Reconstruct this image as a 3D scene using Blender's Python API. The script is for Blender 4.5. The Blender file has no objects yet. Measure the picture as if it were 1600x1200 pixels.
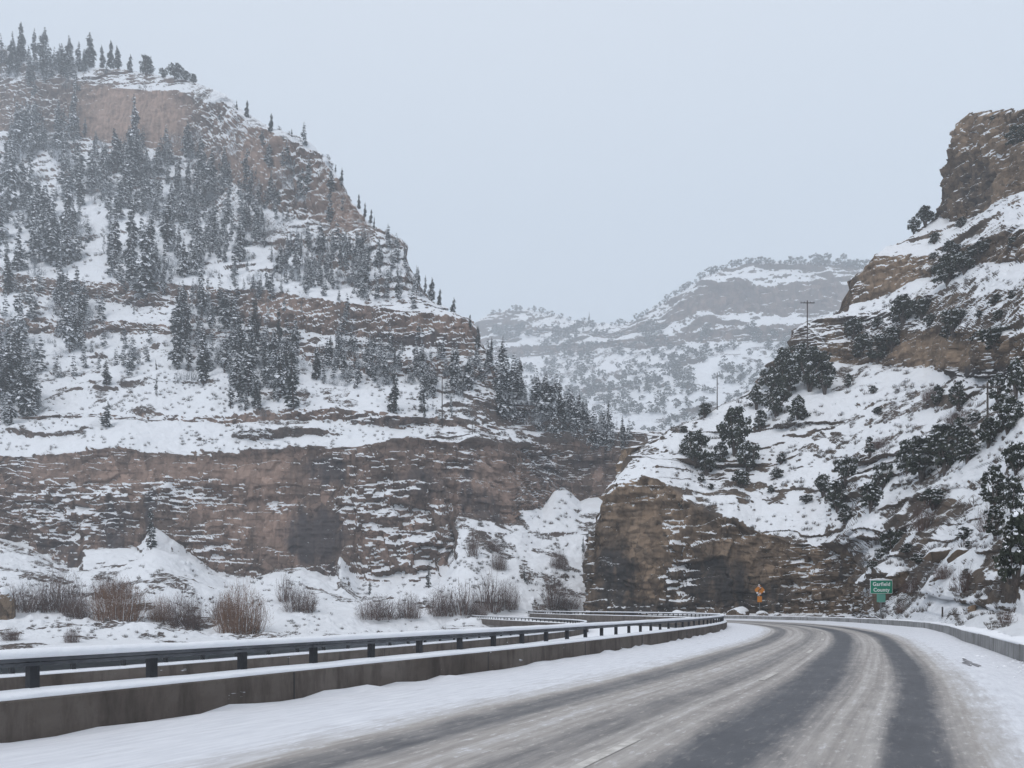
import bpy, bmesh, math, random
import numpy as np
random.seed(7)
RNG = np.random.default_rng(11)
C = bpy.context.scene.collection
SC = bpy.context.scene

# ------------------------------------------------------------------ camera
CAMH = 1.5
cam_d = bpy.data.cameras.new('camera')
cam_d.sensor_fit = 'HORIZONTAL'; cam_d.sensor_width = 36.0; cam_d.lens = 27.0
cam_d.shift_y = 0.21875
cam_d.clip_start = 0.1; cam_d.clip_end = 6000
cam = bpy.data.objects.new('camera', cam_d); C.objects.link(cam)
cam.location = (0, 0, CAMH); cam.rotation_euler = (math.radians(90), 0, 0)
SC.camera = cam

# ------------------------------------------------------------------ world, sun, exposure
SUN_EL, SUN_ROT = math.radians(48), math.radians(-150)
w = bpy.data.worlds.new('World'); SC.world = w; w.use_nodes = True
nt = w.node_tree; nt.nodes.clear()
out = nt.nodes.new('ShaderNodeOutputWorld')
sky = nt.nodes.new('ShaderNodeTexSky'); sky.sky_type = 'NISHITA'; sky.sun_disc = False
sky.sun_elevation = SUN_EL; sky.sun_rotation = SUN_ROT; sky.air_density = 1.0; sky.dust_density = 3.0
b1 = nt.nodes.new('ShaderNodeBackground'); b1.inputs[1].default_value = 0.05
nt.links.new(sky.outputs[0], b1.inputs[0])
# the even cloud deck over the whole sky, a little brighter overhead
tc = nt.nodes.new('ShaderNodeTexCoord'); sx = nt.nodes.new('ShaderNodeSeparateXYZ')
nt.links.new(tc.outputs['Generated'], sx.inputs[0])
rp = nt.nodes.new('ShaderNodeValToRGB'); nt.links.new(sx.outputs[2], rp.inputs[0])
rp.color_ramp.elements[0].position = 0.0; rp.color_ramp.elements[0].color = (0.60, 0.69, 0.80, 1)
rp.color_ramp.elements[1].position = 1.0; rp.color_ramp.elements[1].color = (0.88, 0.90, 0.96, 1)
e = rp.color_ramp.elements.new(0.45); e.color = (0.645, 0.73, 0.835, 1)
b2 = nt.nodes.new('ShaderNodeBackground'); b2.inputs[1].default_value = 1.0
nt.links.new(rp.outputs[0], b2.inputs[0])
mx = nt.nodes.new('ShaderNodeMixShader'); mx.inputs[0].default_value = 0.93
nt.links.new(b1.outputs[0], mx.inputs[1]); nt.links.new(b2.outputs[0], mx.inputs[2])
nt.links.new(mx.outputs[0], out.inputs[0])
sun_d = bpy.data.lights.new('sun', 'SUN'); sun_d.energy = 1.0; sun_d.angle = math.radians(40)
sun_d.color = (1.0, 0.95, 0.92)
sun = bpy.data.objects.new('sun', sun_d); C.objects.link(sun)
sun.rotation_euler = (math.radians(42), 0, math.radians(-30))
SC.view_settings.view_transform = 'Standard'; SC.view_settings.look = 'None'
SC.view_settings.exposure = 0.08; SC.view_settings.gamma = 1.0; SC.view_settings.use_curve_mapping = False
SC.cycles.max_bounces = 6; SC.cycles.diffuse_bounces = 3; SC.cycles.volume_bounces = 2
SC.cycles.transparent_max_bounces = 8; SC.cycles.glossy_bounces = 2
SC.cycles.use_denoising = True
SC.cycles.use_adaptive_sampling = True

# ------------------------------------------------------------------ noise
_T = RNG.random((64, 64, 64)).astype(np.float32)
def vn(x, y, z):
    xi = np.floor(x).astype(np.int64); yi = np.floor(y).astype(np.int64); zi = np.floor(z).astype(np.int64)
    fx = x-xi; fy = y-yi; fz = z-zi
    fx = fx*fx*(3-2*fx); fy = fy*fy*(3-2*fy); fz = fz*fz*(3-2*fz)
    x0 = xi & 63; x1 = (xi+1) & 63; y0 = yi & 63; y1 = (yi+1) & 63; z0 = zi & 63; z1 = (zi+1) & 63
    a = _T[x0, y0, z0]*(1-fx)+_T[x1, y0, z0]*fx
    b = _T[x0, y1, z0]*(1-fx)+_T[x1, y1, z0]*fx
    c = _T[x0, y0, z1]*(1-fx)+_T[x1, y0, z1]*fx
    d = _T[x0, y1, z1]*(1-fx)+_T[x1, y1, z1]*fx
    return (a*(1-fy)+b*fy)*(1-fz)+(c*(1-fy)+d*fy)*fz          # 0..1
def fbm(x, y, z, o=4, off=0.0):
    r = 0; a = 1.0; s = 0; f = 1.0
    for i in range(o):
        r = r + a*(vn(x*f+off+i*17.3, y*f+i*9.1+off, z*f+i*5.7-off)-0.5); s += a; a *= 0.5; f *= 2.03
    return r/s*2                                                  # about -1..1
def sst(a, b, x):
    t = np.clip((x-a)/(b-a), 0, 1); return t*t*(3-2*t)

# ------------------------------------------------------------------ object helpers
def mesh_np(name, V, F, mats, smooth=False, attrs=None, midx=None, uv=None):
    """V (n,3), F (m,3|4) arrays."""
    V = np.asarray(V, np.float32); F = np.asarray(F, np.int32)
    me = bpy.data.meshes.new(name)
    k = F.shape[1]
    me.vertices.add(len(V)); me.vertices.foreach_set('co', V.ravel())
    me.loops.add(F.size); me.loops.foreach_set('vertex_index', F.ravel())
    me.polygons.add(len(F)); me.polygons.foreach_set('loop_start', np.arange(0, F.size, k, dtype=np.int32))
    me.polygons.foreach_set('loop_total', np.full(len(F), k, np.int32))
    for m in (mats if isinstance(mats, (list, tuple)) else [mats]): me.materials.append(m)
    if midx is not None: me.polygons.foreach_set('material_index', np.asarray(midx, np.int32))
    me.polygons.foreach_set('use_smooth', np.full(len(F), smooth))
    if uv is not None:
        l = me.uv_layers.new(name='UVMap'); l.data.foreach_set('uv', np.asarray(uv, np.float32)[F.ravel()].ravel())
    for n, a in (attrs or {}).items():
        at = me.attributes.new(n, 'FLOAT', 'POINT'); at.data.foreach_set('value', np.asarray(a, np.float32).ravel())
    me.update(calc_edges=True)
    return me
def link(name, data, parent=None, loc=None, rz=0):
    o = bpy.data.objects.new(name, data); C.objects.link(o)
    if parent is not None: o.parent = parent
    if loc is not None: o.location = loc
    if rz: o.rotation_euler = (0, 0, rz)
    return o
def tag(o, label=None, cat=None, group=None, kind=None):
    if label: o['label'] = label
    if cat: o['category'] = cat
    if group: o['group'] = group
    if kind: o['kind'] = kind
    return o
def thing(name, label, cat, loc=(0, 0, 0), rz=0, group=None):
    return tag(link(name, None, None, loc, rz), label, cat, group)
class MB:
    """collects faces (quads stored as quads, tris padded)"""
    def __init__(s): s.v = []; s.f = []; s.m = []
    def face(s, pts, m=0):
        n = len(s.v); s.v += [tuple(p) for p in pts]; s.f.append(tuple(range(n, n+len(pts)))); s.m.append(m)
    def box(s, x0, x1, y0, y1, z0, z1, m=0):
        n = len(s.v)
        s.v += [(x0,y0,z0),(x1,y0,z0),(x1,y1,z0),(x0,y1,z0),(x0,y0,z1),(x1,y0,z1),(x1,y1,z1),(x0,y1,z1)]
        for f in ((0,3,2,1),(4,5,6,7),(0,1,5,4),(1,2,6,5),(2,3,7,6),(3,0,4,7)):
            s.f.append(tuple(n+i for i in f)); s.m.append(m)
    def tube(s, pts, rad, k=6, m=0, cap=True):
        n = len(s.v); P = [np.array(p, float) for p in pts]
        for i, p in enumerate(P):
            d = P[min(i+1, len(P)-1)]-P[max(i-1, 0)]; d = d/(np.linalg.norm(d)+1e-9)
            u = np.cross(d, (0, 0, 1.0)) if abs(d[2]) < .9 else np.cross(d, (0, 1.0, 0)); u /= np.linalg.norm(u); v = np.cross(d, u)
            r = rad[i] if hasattr(rad, '__len__') else rad
            for j in range(k):
                a = 2*math.pi*j/k; s.v.append(tuple(p+r*(math.cos(a)*u+math.sin(a)*v)))
        for i in range(len(P)-1):
            for j in range(k):
                s.f.append((n+i*k+j, n+i*k+(j+1) % k, n+(i+1)*k+(j+1) % k, n+(i+1)*k+j)); s.m.append(m)
        if cap:
            s.f.append(tuple(n+j for j in reversed(range(k)))); s.m.append(m)
            s.f.append(tuple(n+(len(P)-1)*k+j for j in range(k))); s.m.append(m)
    def mesh(s, name, mats, smooth=False):
        me = bpy.data.meshes.new(name); me.from_pydata(s.v, [], s.f)
        for m in (mats if isinstance(mats, (list, tuple)) else [mats]): me.materials.append(m)
        me.polygons.foreach_set('material_index', s.m)
        me.polygons.foreach_set('use_smooth', [smooth]*len(s.f)); me.update(); return me

# ------------------------------------------------------------------ materials
class N:
    def __init__(s, name, rough=0.9, spec=0.2):
        s.m = bpy.data.materials.new(name); s.m.use_nodes = True; s.t = s.m.node_tree
        s.b = s.t.nodes['Principled BSDF']; s.b.inputs['Roughness'].default_value = rough
        s.b.inputs['Specular IOR Level'].default_value = spec
    def n(s, typ, **kw):
        x = s.t.nodes.new(typ)
        for k, v in kw.items(): setattr(x, k, v)
        return x
    def l(s, a, b): s.t.links.new(a, b)
    def pos(s, scale=(1, 1, 1), obj=False):
        g = s.n('ShaderNodeTexCoord').outputs['Object'] if obj else s.n('ShaderNodeNewGeometry').outputs['Position']
        m = s.n('ShaderNodeMapping'); m.inputs['Scale'].default_value = scale; s.l(g, m.inputs[0]); return m.outputs[0]
    def uv(s, scale=(1, 1, 1)):
        g = s.n('ShaderNodeUVMap'); m = s.n('ShaderNodeMapping'); m.inputs['Scale'].default_value = scale
        s.l(g.outputs[0], m.inputs[0]); return m.outputs[0]
    def noise(s, vec, scale=1, detail=4, rough=.55, dist=0):
        x = s.n('ShaderNodeTexNoise'); x.inputs['Scale'].default_value = scale; x.inputs['Detail'].default_value = detail
        x.inputs['Roughness'].default_value = rough; x.inputs['Distortion'].default_value = dist; s.l(vec, x.inputs['Vector']); return x.outputs[0]
    def attr(s, name): x = s.n('ShaderNodeAttribute', attribute_name=name); return x.outputs['Fac']
    def math(s, op, a, b=0.0, c=0.0, clamp=False):
        x = s.n('ShaderNodeMath', operation=op, use_clamp=clamp)
        for i, v in enumerate((a, b, c)):
            if hasattr(v, 'is_output'): s.l(v, x.inputs[i])
            else: x.inputs[i].default_value = v
        return x.outputs[0]
    def mr(s, v, a, b, c=0.0, d=1.0, smooth=False):
        x = s.n('ShaderNodeMapRange', interpolation_type='SMOOTHSTEP' if smooth else 'LINEAR'); s.l(v, x.inputs[0])
        for i, q in enumerate((a, b, c, d)): x.inputs[i+1].default_value = q
        return x.outputs[0]
    def mix(s, f, a, b, blend='MIX'):
        x = s.n('ShaderNodeMix', data_type='RGBA', blend_type=blend)
        if hasattr(f, 'is_output'): s.l(f, x.inputs[0])
        else: x.inputs[0].default_value = f
        for i, v in ((6, a), (7, b)):
            if hasattr(v, 'is_output'): s.l(v, x.inputs[i])
            else: x.inputs[i].default_value = (*v, 1)
        return x.outputs[2]
    def bump(s, h, strength=.5, dist=.05):
        x = s.n('ShaderNodeBump'); x.inputs['Strength'].default_value = strength; x.inputs['Distance'].default_value = dist
        s.l(h, x.inputs['Height']); s.l(x.outputs[0], s.b.inputs['Normal'])
    def col(s, c):
        if hasattr(c, 'is_output'): s.l(c, s.b.inputs['Base Color'])
        else: s.b.inputs['Base Color'].default_value = (*c, 1)
        return s.m
SNOW = (0.83, 0.85, 0.88)
def terrain_mat(name, tan, brown, darkc, scale=1.0, speckle=.5):
    m = N(name, .92, .15)
    big = m.noise(m.pos((.06/scale, .06/scale, .03/scale)), 1, 5)
    streak = m.noise(m.pos((.55/scale, .55/scale, .035/scale)), 1, 6, .6)
    fine = m.noise(m.pos((1.6, 1.6, 1.6)), 1/scale, 7, .65)
    strata = m.noise(m.pos((.05/scale, .05/scale, 1.1/scale)), 1, 6, .65)
    c = m.mix(m.mr(big, .35, .65), tan, brown)
    c = m.mix(m.mr(streak, .46, .66), c, tuple(x*.52 for x in brown))
    c = m.mix(m.mr(streak, .28, .42, .45, 0), c, tuple(min(1, x*1.3) for x in tan))
    c = m.mix(m.mr(strata, .5, .62, 0, .5), c, tuple(x*.6 for x in brown))
    c = m.mix(m.mr(fine, .5, .7, 0, .55), c, tuple(x*.5 for x in brown))
    def vor(sc3, feat, o=0):
        wv = m.n('ShaderNodeVectorMath', operation='ADD'); nz_ = m.n('ShaderNodeTexNoise'); nz_.inputs['Scale'].default_value = .5/scale; nz_.inputs['Detail'].default_value = 4
        m.l(m.pos(), nz_.inputs['Vector']); sc_ = m.n('ShaderNodeVectorMath', operation='SCALE'); m.l(nz_.outputs[1], sc_.inputs[0]); sc_.inputs['Scale'].default_value = .9*scale
        m.l(m.pos(), wv.inputs[0]); m.l(sc_.outputs[0], wv.inputs[1]); mp = m.n('ShaderNodeMapping'); mp.inputs['Scale'].default_value = tuple(v/scale for v in sc3); m.l(wv.outputs[0], mp.inputs[0])
        v = m.n('ShaderNodeTexVoronoi', feature=feat); v.inputs['Scale'].default_value = 1; m.l(mp.outputs[0], v.inputs['Vector']); return v
    cellv = vor((.42, .42, .30), 'F1').outputs['Color']; sep = m.n('ShaderNodeSeparateColor'); m.l(cellv, sep.inputs[0])
    c = m.mix(m.mr(sep.outputs[0], 0, 1, 0, .8), c, tuple(x*.5 for x in brown)); c = m.mix(m.mr(sep.outputs[1], .55, 1, 0, .5), c, tuple(x*1.25 for x in tan))
    crk = vor((.42, .42, .30), 'DISTANCE_TO_EDGE').outputs['Distance']; crk2 = vor((1.3, 1.3, 1.0), 'DISTANCE_TO_EDGE').outputs['Distance']
    ck = m.math('ADD', m.mr(crk, .0, .07, .95, 0), m.math('MULTIPLY', m.mr(crk2, .0, .09, .5, 0), m.mr(big, .42, .6)), clamp=True)
    c = m.mix(m.math('MULTIPLY', ck, m.mr(fine, .35, .6)), c, tuple(x*.28 for x in brown))
    c = m.mix(m.math('MULTIPLY', m.attr('pale'), m.mr(streak, .35, .62, .85, .35)), c, m.mix(m.mr(sep.outputs[0], 0, 1, 0, .5), tuple(x*1.5 for x in tan), tuple(x*1.0 for x in tan)))
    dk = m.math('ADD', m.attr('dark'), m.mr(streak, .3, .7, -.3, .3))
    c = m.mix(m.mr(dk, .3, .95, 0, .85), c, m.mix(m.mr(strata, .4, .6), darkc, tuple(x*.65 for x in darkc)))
    c = m.mix(m.mr(m.attr('soil'), .3, 1, 0, .62), c, m.mix(m.mr(fine, .35, .65), (.058, .052, .050), (.115, .10, .09)))
    sn = m.noise(m.pos((.9/scale, .9/scale, 1.9/scale)), 1, 7, .68)
    sn2 = m.noise(m.pos((2.6/scale, 2.6/scale, 3.4/scale)), 1, 5, .7); f = m.math('ADD', m.math('ADD', m.attr('snow'), m.mr(sn2, .3, .7, -.16, .16)), m.mr(sn, .25, .75, -speckle*.75, speckle*.75))
    f = m.mr(f, .44, .56, 0, 1, True)
    c = m.mix(f, c, SNOW)
    hb = m.math('ADD', m.math('MULTIPLY', fine, .9), m.math('MULTIPLY', f, .35))
    m.bump(hb, .9, .6*scale)
    return m.col(c)
M = {}
M['cliffL'] = terrain_mat('left_cliff_rock', (.315, .222, .178), (.195, .148, .125), (.068, .063, .068))
M['cliffR'] = terrain_mat('right_cliff_rock', (.275, .20, .138), (.15, .113, .085), (.042, .042, .045), .7)
M['cliffB'] = terrain_mat('far_cliff_rock', (.22, .15, .12), (.16, .12, .10), (.07, .07, .07), 3.4)
def snow_mat():
    m = N('snow', .85, .2); n = m.noise(m.pos((1.2, 1.2, 1.2)), 1, 6, .6)
    m.bump(n, .5, .2); return m.col(m.mix(m.mr(n, .3, .7), (.80, .82, .86), (.86, .875, .90)))
M['snow'] = snow_mat()
def simple(name, a, b, sc=3, rough=.9, spec=.2, bump=.3, obj=False, stretch=(1, 1, 1)):
    m = N(name, rough, spec); n = m.noise(m.pos(stretch, obj), sc, 5, .6)
    if bump: m.bump(n, bump, .05)
    return m.col(m.mix(m.mr(n, .35, .65), a, b))
M['needle'] = simple('dark_green_needles', (.022, .034, .030), (.05, .062, .052), 1.2, obj=True, bump=0)
M['frost'] = simple('frosted_needles', (.12, .135, .15), (.30, .32, .345), 1.2, obj=True, bump=0)
M['tsnow'] = simple('snow_on_branches', (.74, .76, .80), (.84, .86, .89), 2, obj=True, bump=0)
M['bark'] = simple('bark', (.055, .045, .04), (.12, .10, .09), 6, obj=True)
M['juniper'] = simple('juniper_scales', (.020, .026, .018), (.052, .060, .042), 1.5, obj=True, bump=0)
M['brush'] = simple('dry_brush', (.11, .10, .095), (.20, .185, .17), .8, obj=True, bump=0)
M['willow'] = simple('willow_stems', (.085, .055, .048), (.15, .10, .082), .5, obj=True, bump=0)
M['willow_red'] = simple('tan_willow_stems', (.15, .085, .055), (.235, .14, .09), .5, obj=True, bump=0)
M['galv'] = simple('weathered_rail_steel', (.055, .058, .066), (.105, .11, .12), 2.5, rough=.6, spec=.4, bump=.1)
M['post'] = simple('dark_rail_post', (.015, .016, .019), (.03, .031, .035), 4, rough=.6, spec=.35, bump=.1)
M['pole'] = simple('creosoted_pole', (.045, .038, .034), (.085, .072, .064), 6, stretch=(1, 1, .2))

# ------------------------------------------------------------------ lofted terrain
def P3(px, py, d):
    return np.stack([(px-800)/1200*d, d+0*px, CAMH+(950-py)/1200*d], -1)
def pl(pts, x):
    a = np.array(pts, float); return np.interp(x, a[:, 0], a[:, 1])
def ellmap(px, py, lst, wx=0, wy=0):
    r = np.zeros_like(px)
    for (cx, cy, rx, ry, a) in lst:
        q = np.sqrt(((px+wx-cx)/rx)**2+((py+wy-cy)/ry)**2)
        r = np.maximum(r, a*(1-sst(.45, 1.25, q)))
    return r
SURF = {}
def loft(name, xs, lines, kinds, mat, maps, back=(40, -12), step=1.5, k=1.0, side=None, dscale=1.0, seed=0., brushy=1.0, near=None):
    """lines top to bottom [(py pts, depth pts)], kinds per band: (cliffness, brokenness, ledges)"""
    ys = [pl(a, xs) for a, _ in lines]; ds = [pl(b, xs) for _, b in lines]
    for i in range(1, len(ys)-2):
        if xs[0] < 900 or i != len(ys)-3: ys[i] = ys[i]+k**.5*3.6*fbm(xs/24, 0*xs+i*3.1, 0*xs+seed, 3)
        else: ys[i] = ys[i]+4*fbm(xs/14, 0*xs+i*3.1, 0*xs+seed, 4)
    for i in range(1, len(ys)):
        ys[i] = np.maximum(ys[i], ys[i-1]+.4); ds[i] = np.minimum(ds[i], ds[i-1]-.25)
    L = [P3(xs, y, d) for y, d in zip(ys, ds)]
    rows = []; cl = []; br = []; lg = []
    def lsm(A, n):
        kk = np.hanning(n+2)[1:-1]; kk /= kk.sum(); P_ = np.pad(A, ((n//2, n//2), (0, 0)), 'edge')
        B = np.stack([np.convolve(P_[:, j], kk, 'valid')[:len(A)] for j in range(3)], -1)
        B[:, 0] = A[:, 0]/A[:, 1]*B[:, 1]; return B
    b2 = L[0].copy(); b2[:, 1] += back[0]; b2[:, 0] *= (b2[:, 1]/L[0][:, 1]); b2[:, 2] += back[1]
    nb = 12
    for t in np.linspace(1, 0, nb, endpoint=False):
        rows.append(L[0]*(1-t)+b2*t); cl.append(np.zeros(len(xs))); br.append(0*xs); lg.append(0*xs)
    for i, (c, b, l) in enumerate(kinds):
        dy = np.percentile(ys[i+1]-ys[i], 90); n = max(3, int(dy/step))
        for t in np.arange(n)/n:
            if c < .2 and dy > 40:               # open slope: the cliff's foot line fades out downhill
                wgt = min(1, 2.2*t); rows.append((L[i]*(1-wgt)+lsm(L[i], 71)*wgt)*(1-t)+L[i+1]*t)
            else: rows.append(L[i]*(1-t)+L[i+1]*t)
            cl.append(c+0*xs); br.append(b+0*xs); lg.append(l+0*xs)
    rows.append(L[-1]); cl.append(cl[-1]); br.append(br[-1]); lg.append(lg[-1])
    G = np.array(rows); cl = np.array(cl); br = np.array(br); lg = np.array(lg)
    if side:                                                       # wrap the left end away from the camera
        ext = []
        for t in np.linspace(1, 0, side[0], endpoint=False):
            e = G[:, 0].copy(); e[:, 1] += side[1]*t**1.3; e[:, 0] += side[2]*t; e[:, 2] = e[:, 2]*(1-.15*t); ext.append(e)
        G = np.concatenate([np.array(ext).transpose(1, 0, 2), G], 1)
        cl = np.concatenate([np.repeat(cl[:, :1], side[0], 1), cl], 1); br = np.concatenate([np.repeat(br[:, :1], side[0], 1), br], 1)
        lg = np.concatenate([np.repeat(lg[:, :1], side[0], 1), lg], 1)
    def blur(A, n, ax):
        for _ in range(n):
            B = A.copy(); s0 = [slice(None)]*A.ndim; s1 = list(s0); s2 = list(s0)
            s0[ax] = slice(1, -1); s1[ax] = slice(0, -2); s2[ax] = slice(2, None)
            B[tuple(s0)] = (A[tuple(s1)]+2*A[tuple(s0)]+A[tuple(s2)])/4; A = B
        return A
    cl = blur(cl, 10, 0); lg = blur(lg, 6, 0)
    x, y, z = G[..., 0], G[..., 1], G[..., 2]
    px = 800+1200*x/y; py = 950-1200*(z-CAMH)/y
    wx = 20*fbm(px/26, py/26, 0*px+seed, 5); wy = 20*fbm(px/26, py/26, 0*px+9+seed, 5)
    br = np.clip(br+ellmap(px, py, maps.get('broken', []), wx, wy)-ellmap(px, py, maps.get('clean', []), wx, wy), 0, 1.3)
    cl = cl*(1-ellmap(px, py, maps.get('soft', []), wx*.5, wy*.5))
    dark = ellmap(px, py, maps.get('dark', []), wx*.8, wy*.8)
    sadd = ellmap(px, py, maps.get('snow', []), wx, wy)-ellmap(px, py, maps.get('bare', []), wx, wy)
    lg = np.clip(lg+ellmap(px, py, maps.get('ledge', []), wx, wy), 0, 1)
    # outward direction: normal of the blurred loft
    S = blur(blur(G, 12, 0), 12, 1)
    def nrm(A):
        du = np.gradient(A, axis=1); dv = np.gradient(A, axis=0)
        n = np.cross(dv, du); n /= np.linalg.norm(n, axis=-1, keepdims=True)+1e-9
        flip = np.where(n[..., 1:2]*1.0-n[..., 2:3]*1.0 > 0, -1.0, 1.0); return n*flip
    n0 = nrm(S)
    view = -np.stack([x, y, 0*x], -1); view /= np.linalg.norm(view, axis=-1, keepdims=True)
    nh = n0*np.array([1, 1, 0.])+view*.35; nh /= np.linalg.norm(nh, axis=-1, keepdims=True)+1e-9
    q = k
    zz = z+2.2*q*fbm(x/45/q, y/45/q, z/60/q, 2, seed)+.02*x+.35*q*fbm(x/5/q, y/5/q, z/5/q, 3, seed+20)
    buttress = fbm(x/16/q, y/16/q, z/70/q, 3, seed+3)*3.2*q
    cr = 1-np.abs(fbm(x/7/q, y/7/q, z/45/q, 3, seed+5))*3.2; cr = -np.clip(cr, 0, 1)**2*1.5*q
    chunk = fbm(x/4/q, y/4/q, z/3/q, 4, seed+8)*1.0*q
    blk = np.abs(fbm(x/7/q, y/7/q, z/5.5/q, 3, seed+14))*2.4*q; chunk = chunk+(blk-.6*q)*sst(.35, .9, br)*1.6
    def block(sx, sz, o):
        wz = zz/sz/q+.5*fbm(x/9/q, y/9/q, z/9/q, 2, o); lay = np.floor(wz)
        sh = _T[(lay.astype(np.int64)*7+int(o*10)) & 63, 3, 5]*9
        ww = .35*fbm(x/sx/q, y/sx/q, z/sx/q, 3, o+2)
        a = np.floor((x*.94+y*.35)/sx/q+sh+ww).astype(np.int64); b = np.floor((y*.94-x*.35)/sx/q/1.3+sh*1.7+ww).astype(np.int64)
        return _T[a & 63, b & 63, (lay.astype(np.int64)*5+int(o*3)) & 63]-.5
    blocks = (block(9., 5.2, 1.+seed)*2.6+block(4.2, 2.1, 2.+seed)*1.7+block(1.9, .95, 3.+seed)*.9)*q
    s1 = vn(x/5.5/q+seed, y/5.5/q, zz/1.25/q); s1 = sst(.42, .62, s1)
    s2 = vn(x/2.3/q+31, y/2.3/q+seed, zz/.55/q+7); s2 = sst(.42, .6, s2)
    s3 = vn(x/26/q+3, y/26/q, zz/4.5/q+seed); s3 = sst(.45, .55, s3)
    st = (s1*1.0+s2*.6+s3*1.6*.8)*q
    dc = cl*(buttress*(.45+.75*np.clip(br, 0, 1))+cr*(.5+br*.5)+chunk*(.10+.8*br+(1-lg)*.25)+st*lg*(.06+.62*br)+.3*s3*q*lg+blocks*(.42+.70*np.clip(br, 0, 1)))
    # ledges and lumps on slopes
    e1 = vn(x/22/q+5, y/22/q+seed, zz/3.6/q); e2 = sst(.56, .66, e1); patch = sst(.42, .62, vn(x/30/q+seed, y/30/q, zz/9/q+4))
    e3 = sst(.55, .65, vn(x/9/q+15, y/9/q+seed, zz/1.4/q))
    ds_ = (1-cl)*(lg*(e2*3.2*patch+e3*1.0*(.3+patch*.7))*q)
    lump = (1-cl)*(fbm(x/14/q, y/14/q, z/14/q, 4, seed+2)*2.2+fbm(x/2.0/q, y/2.0/q, z/2.0/q, 3, seed+4)*.42+np.clip(fbm(x/1.3/q, y/1.3/q, z/1.3/q, 2, seed+6)-.3, 0, 1)*1.1)*q
    lump[-2*len(rows)//100:] *= .2
    if near: n_ = .18+.82*sst(near[0], near[1], y); dc = dc*n_; ds_ = ds_*n_; lump = lump*n_
    edge = np.ones_like(x); edge[:nb] = .25
    dsp = nh*((dc+ds_)*edge*dscale)[..., None]+n0*(lump*edge*dscale)[..., None]
    G2 = G+dsp
    du_ = np.gradient(G2, axis=1); dv_ = np.gradient(G2, axis=0); n1 = np.cross(dv_, du_); n1 /= np.linalg.norm(n1, axis=-1, keepdims=True)+1e-9
    nz = n1[..., 2]*np.sign(np.median(n1[..., 2]))
    patchn = fbm(x/7/q, y/7/q, z/4/q, 4, seed+12)
    bushy = sst(.40, .62, vn(x/13/q+seed+9, y/13/q, z/8/q))*(.35+.65*sst(.4, .6, vn(x/3/q, y/3/q, z/3/q+seed)))
    snow = (sst(.25, .66, nz)*(1-cl)+sst(.34, .74, nz)*cl)+patchn*.16+(1-cl)*(.34-.86*bushy*brushy)+sadd*np.where(sadd > 0, (1-cl)+cl*(.25+1.2*sst(.02, .40, nz)), 1)-cl*.37+br*cl*.13
    R, K = x.shape
    idx = np.arange(R*K).reshape(R, K)
    F = np.stack([idx[:-1, :-1], idx[1:, :-1], idx[1:, 1:], idx[:-1, 1:]], -1).reshape(-1, 4)
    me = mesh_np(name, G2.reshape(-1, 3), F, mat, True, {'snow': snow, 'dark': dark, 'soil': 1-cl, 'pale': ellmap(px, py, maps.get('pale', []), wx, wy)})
    o = link(name, me); tag(o, kind='structure')
    c0 = side[0] if side else 0
    SURF[name] = (G2[nb:, c0:], xs, cl[nb:, c0:], nz[nb:, c0:])
    return o
def on(name, px, py):
    """ground point of that surface seen near (px,py)"""
    G, xs, cl, nz = SURF[name]
    c = int(np.clip(np.interp(px, xs, np.arange(len(xs))), 0, len(xs)-1))
    g = G[:, c]; yy = 950-1200*(g[:, 2]-CAMH)/g[:, 1]
    r = int(np.argmin(np.abs(yy-py))); return g[r].copy(), cl[r, c]

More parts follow.
